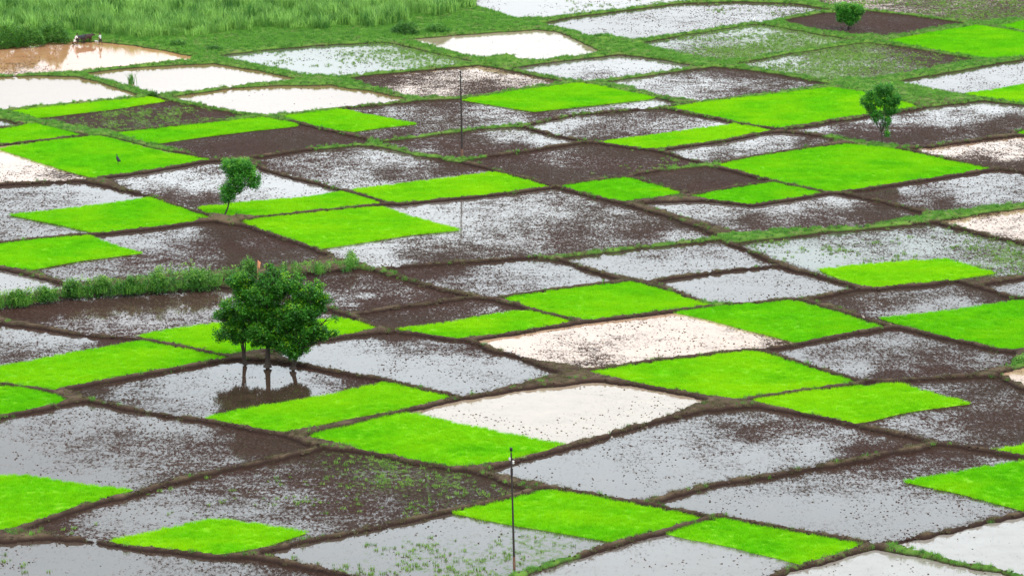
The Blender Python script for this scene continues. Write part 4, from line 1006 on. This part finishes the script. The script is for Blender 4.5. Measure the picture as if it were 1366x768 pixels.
def buffalo(u, v, label, col, facing, horn=True, s=1.0, z=WATER_Z):
    x, y = ground(u, v, z); root = empty('buffalo', (x, y, z)); tag(root, label, 'buffalo', 'plough animals in the orange pond'); root.rotation_euler.z = facing; root.scale = (s, s, s)
    N = [(-.62, 0, 1.08, .27, .30), (-.25, 0, 1.02, .33, .36), (.18, 0, 1.00, .34, .36), (.52, 0, 1.10, .27, .32), (.80, 0, 1.18, .16, .20), (1.02, 0, 1.22, .14, .15), (1.22, 0, 1.10, .11, .11), (1.38, 0, 1.00, .085, .08),
         (-.86, 0, 1.10, .12, .14), (-.95, 0, .95, .03), (-.98, 0, .60, .022), (-.98, 0, .42, .04)]
    E = [(0, 1), (1, 2), (2, 3), (3, 4), (4, 5), (5, 6), (6, 7), (0, 8), (8, 9), (9, 10), (10, 11)]
    for sd in (-1, 1):
        b = len(N); N += [(.50, .17 * sd, .78, .13), (.50, .18 * sd, .45, .075), (.50, .18 * sd, .40, .06), (.49, .18 * sd, .08, .045), (.54, .18 * sd, 0, .06)]
        E += [(3, b), (b, b + 1), (b + 1, b + 2), (b + 2, b + 3), (b + 3, b + 4)]
        b = len(N); N += [(-.60, .18 * sd, .78, .17), (-.50, .19 * sd, .60, .10), (-.70, .19 * sd, .42, .065), (-.66, .19 * sd, .08, .045), (-.60, .19 * sd, 0, .06)]
        E += [(0, b), (b, b + 1), (b + 1, b + 2), (b + 2, b + 3), (b + 3, b + 4)]
        b = len(N); N += [(1.0, .18 * sd, 1.22, .05, .03), (.98, .30 * sd, 1.16, .035, .015)]; E += [(5, b), (b, b + 1)]
    skin('body', N, E, col, root)
    for sd in (-1, 1):
        skin('horn', [(1.0, .09 * sd, 1.32, .04), (.90, .22 * sd, 1.38, .032), (.76, .26 * sd, 1.48, .022), (.66, .20 * sd, 1.56, .01)], [(0, 1), (1, 2), (2, 3)], M_DKC, root)
    return root
M_BUF = mat_plain('buffalo_hide', (.025, .024, .03), .5, .3, 5); M_BRN = mat_plain('brown_hide', (.05, .025, .022), .6, .3, 5)
buffalo(107, 59, 'nearer black buffalo right in front of the man in white', M_BUF, .85)
buffalo(117, 57.5, 'dark brown buffalo ahead at the right of the black one', M_BRN, .7)
M_GREY = mat_plain('pale_hide', (.6, .58, .55), .7, .15, 5)
buffalo(129, 59, 'small pale calf left of the man with dark shorts', M_GREY, 2.4, s=.4)
# wooden plough
x, y = ground(97, 60, WATER_Z); root = empty('plough', (x, y, WATER_Z)); tag(root, 'wooden hand plough dragged in the orange water', 'plough')
M_WOOD = mat_plain('old_wood', (.07, .045, .03), .8, .3, 4)
V, F = [], []; limb(V, F, [(0, 0, .25), (.9, 0, .5), (2.4, .1, .95)], .05, .035, 6); mesh_obj('beam', V, F, M_WOOD, root)
V, F = [], []; limb(V, F, [(.1, 0, .2), (-.2, 0, .7), (-.35, 0, 1.0)], .045, .03, 6); mesh_obj('handle', V, F, M_WOOD, root)
V, F = [], []; limb(V, F, [(-.15, 0, .3), (.15, 0, .1), (.5, 0, -.1)], .11, .03, 6); mesh_obj('share', V, F, M_WOOD, root)

# birds
M_BIRD = mat_plain('black_feathers', (.012, .014, .014), .5, .2, 10); M_EGR = mat_plain('white_feathers', (.85, .85, .83), .8, .05, 10)
M_LEGS = mat_plain('bird_leg', (.05, .045, .03), .6, .2, 10)
def bird(u, v, label, mat, s, z, fac):
    x, y = ground(u, v, z); root = empty('bird', (x, y, z)); tag(root, label, 'bird'); root.scale = (s, s, s); root.rotation_euler.z = fac
    skin('body', [(-.20, 0, .28, .05), (-.08, 0, .36, .13), (.04, 0, .48, .14), (.10, 0, .60, .08), (.09, 0, .70, .032), (.12, 0, .80, .045), (.17, 0, .80, .03)], [(0, 1), (1, 2), (2, 3), (3, 4), (4, 5), (5, 6)], mat, root)
    skin('wing', [(-.24, .07, .26, .02, .05), (-.05, .10, .38, .03, .09), (.06, .09, .48, .02, .05)], [(0, 1), (1, 2)], mat, root, 1)
    skin('wing', [(-.24, -.07, .26, .02, .05), (-.05, -.10, .38, .03, .09), (.06, -.09, .48, .02, .05)], [(0, 1), (1, 2)], mat, root, 1)
    V, F = [], []; limb(V, F, [(.17, 0, .80), (.25, 0, .78), (.33, 0, .75)], .018, .003, 6); mesh_obj('beak', V, F, M_LEGS, root)
    for sd in (-1, 1):
        V, F = [], []; limb(V, F, [(0, .04 * sd, .40), (.03, .04 * sd, .2), (.0, .04 * sd, 0)], .012, .010, 5); mesh_obj('leg', V, F, M_LEGS, root)
bird(157.5, 220, 'black bird standing alone in a rice plot at the left', M_BIRD, 1.6, BED_Z + .05, 2.4)
bird(1006, 29, 'white egret at the right end of the speckled grey field', M_EGR, .95, WATER_Z, .4)
print('tris about', sum(len(o.data.polygons) * 2 for o in sc.objects if o.type == 'MESH'))
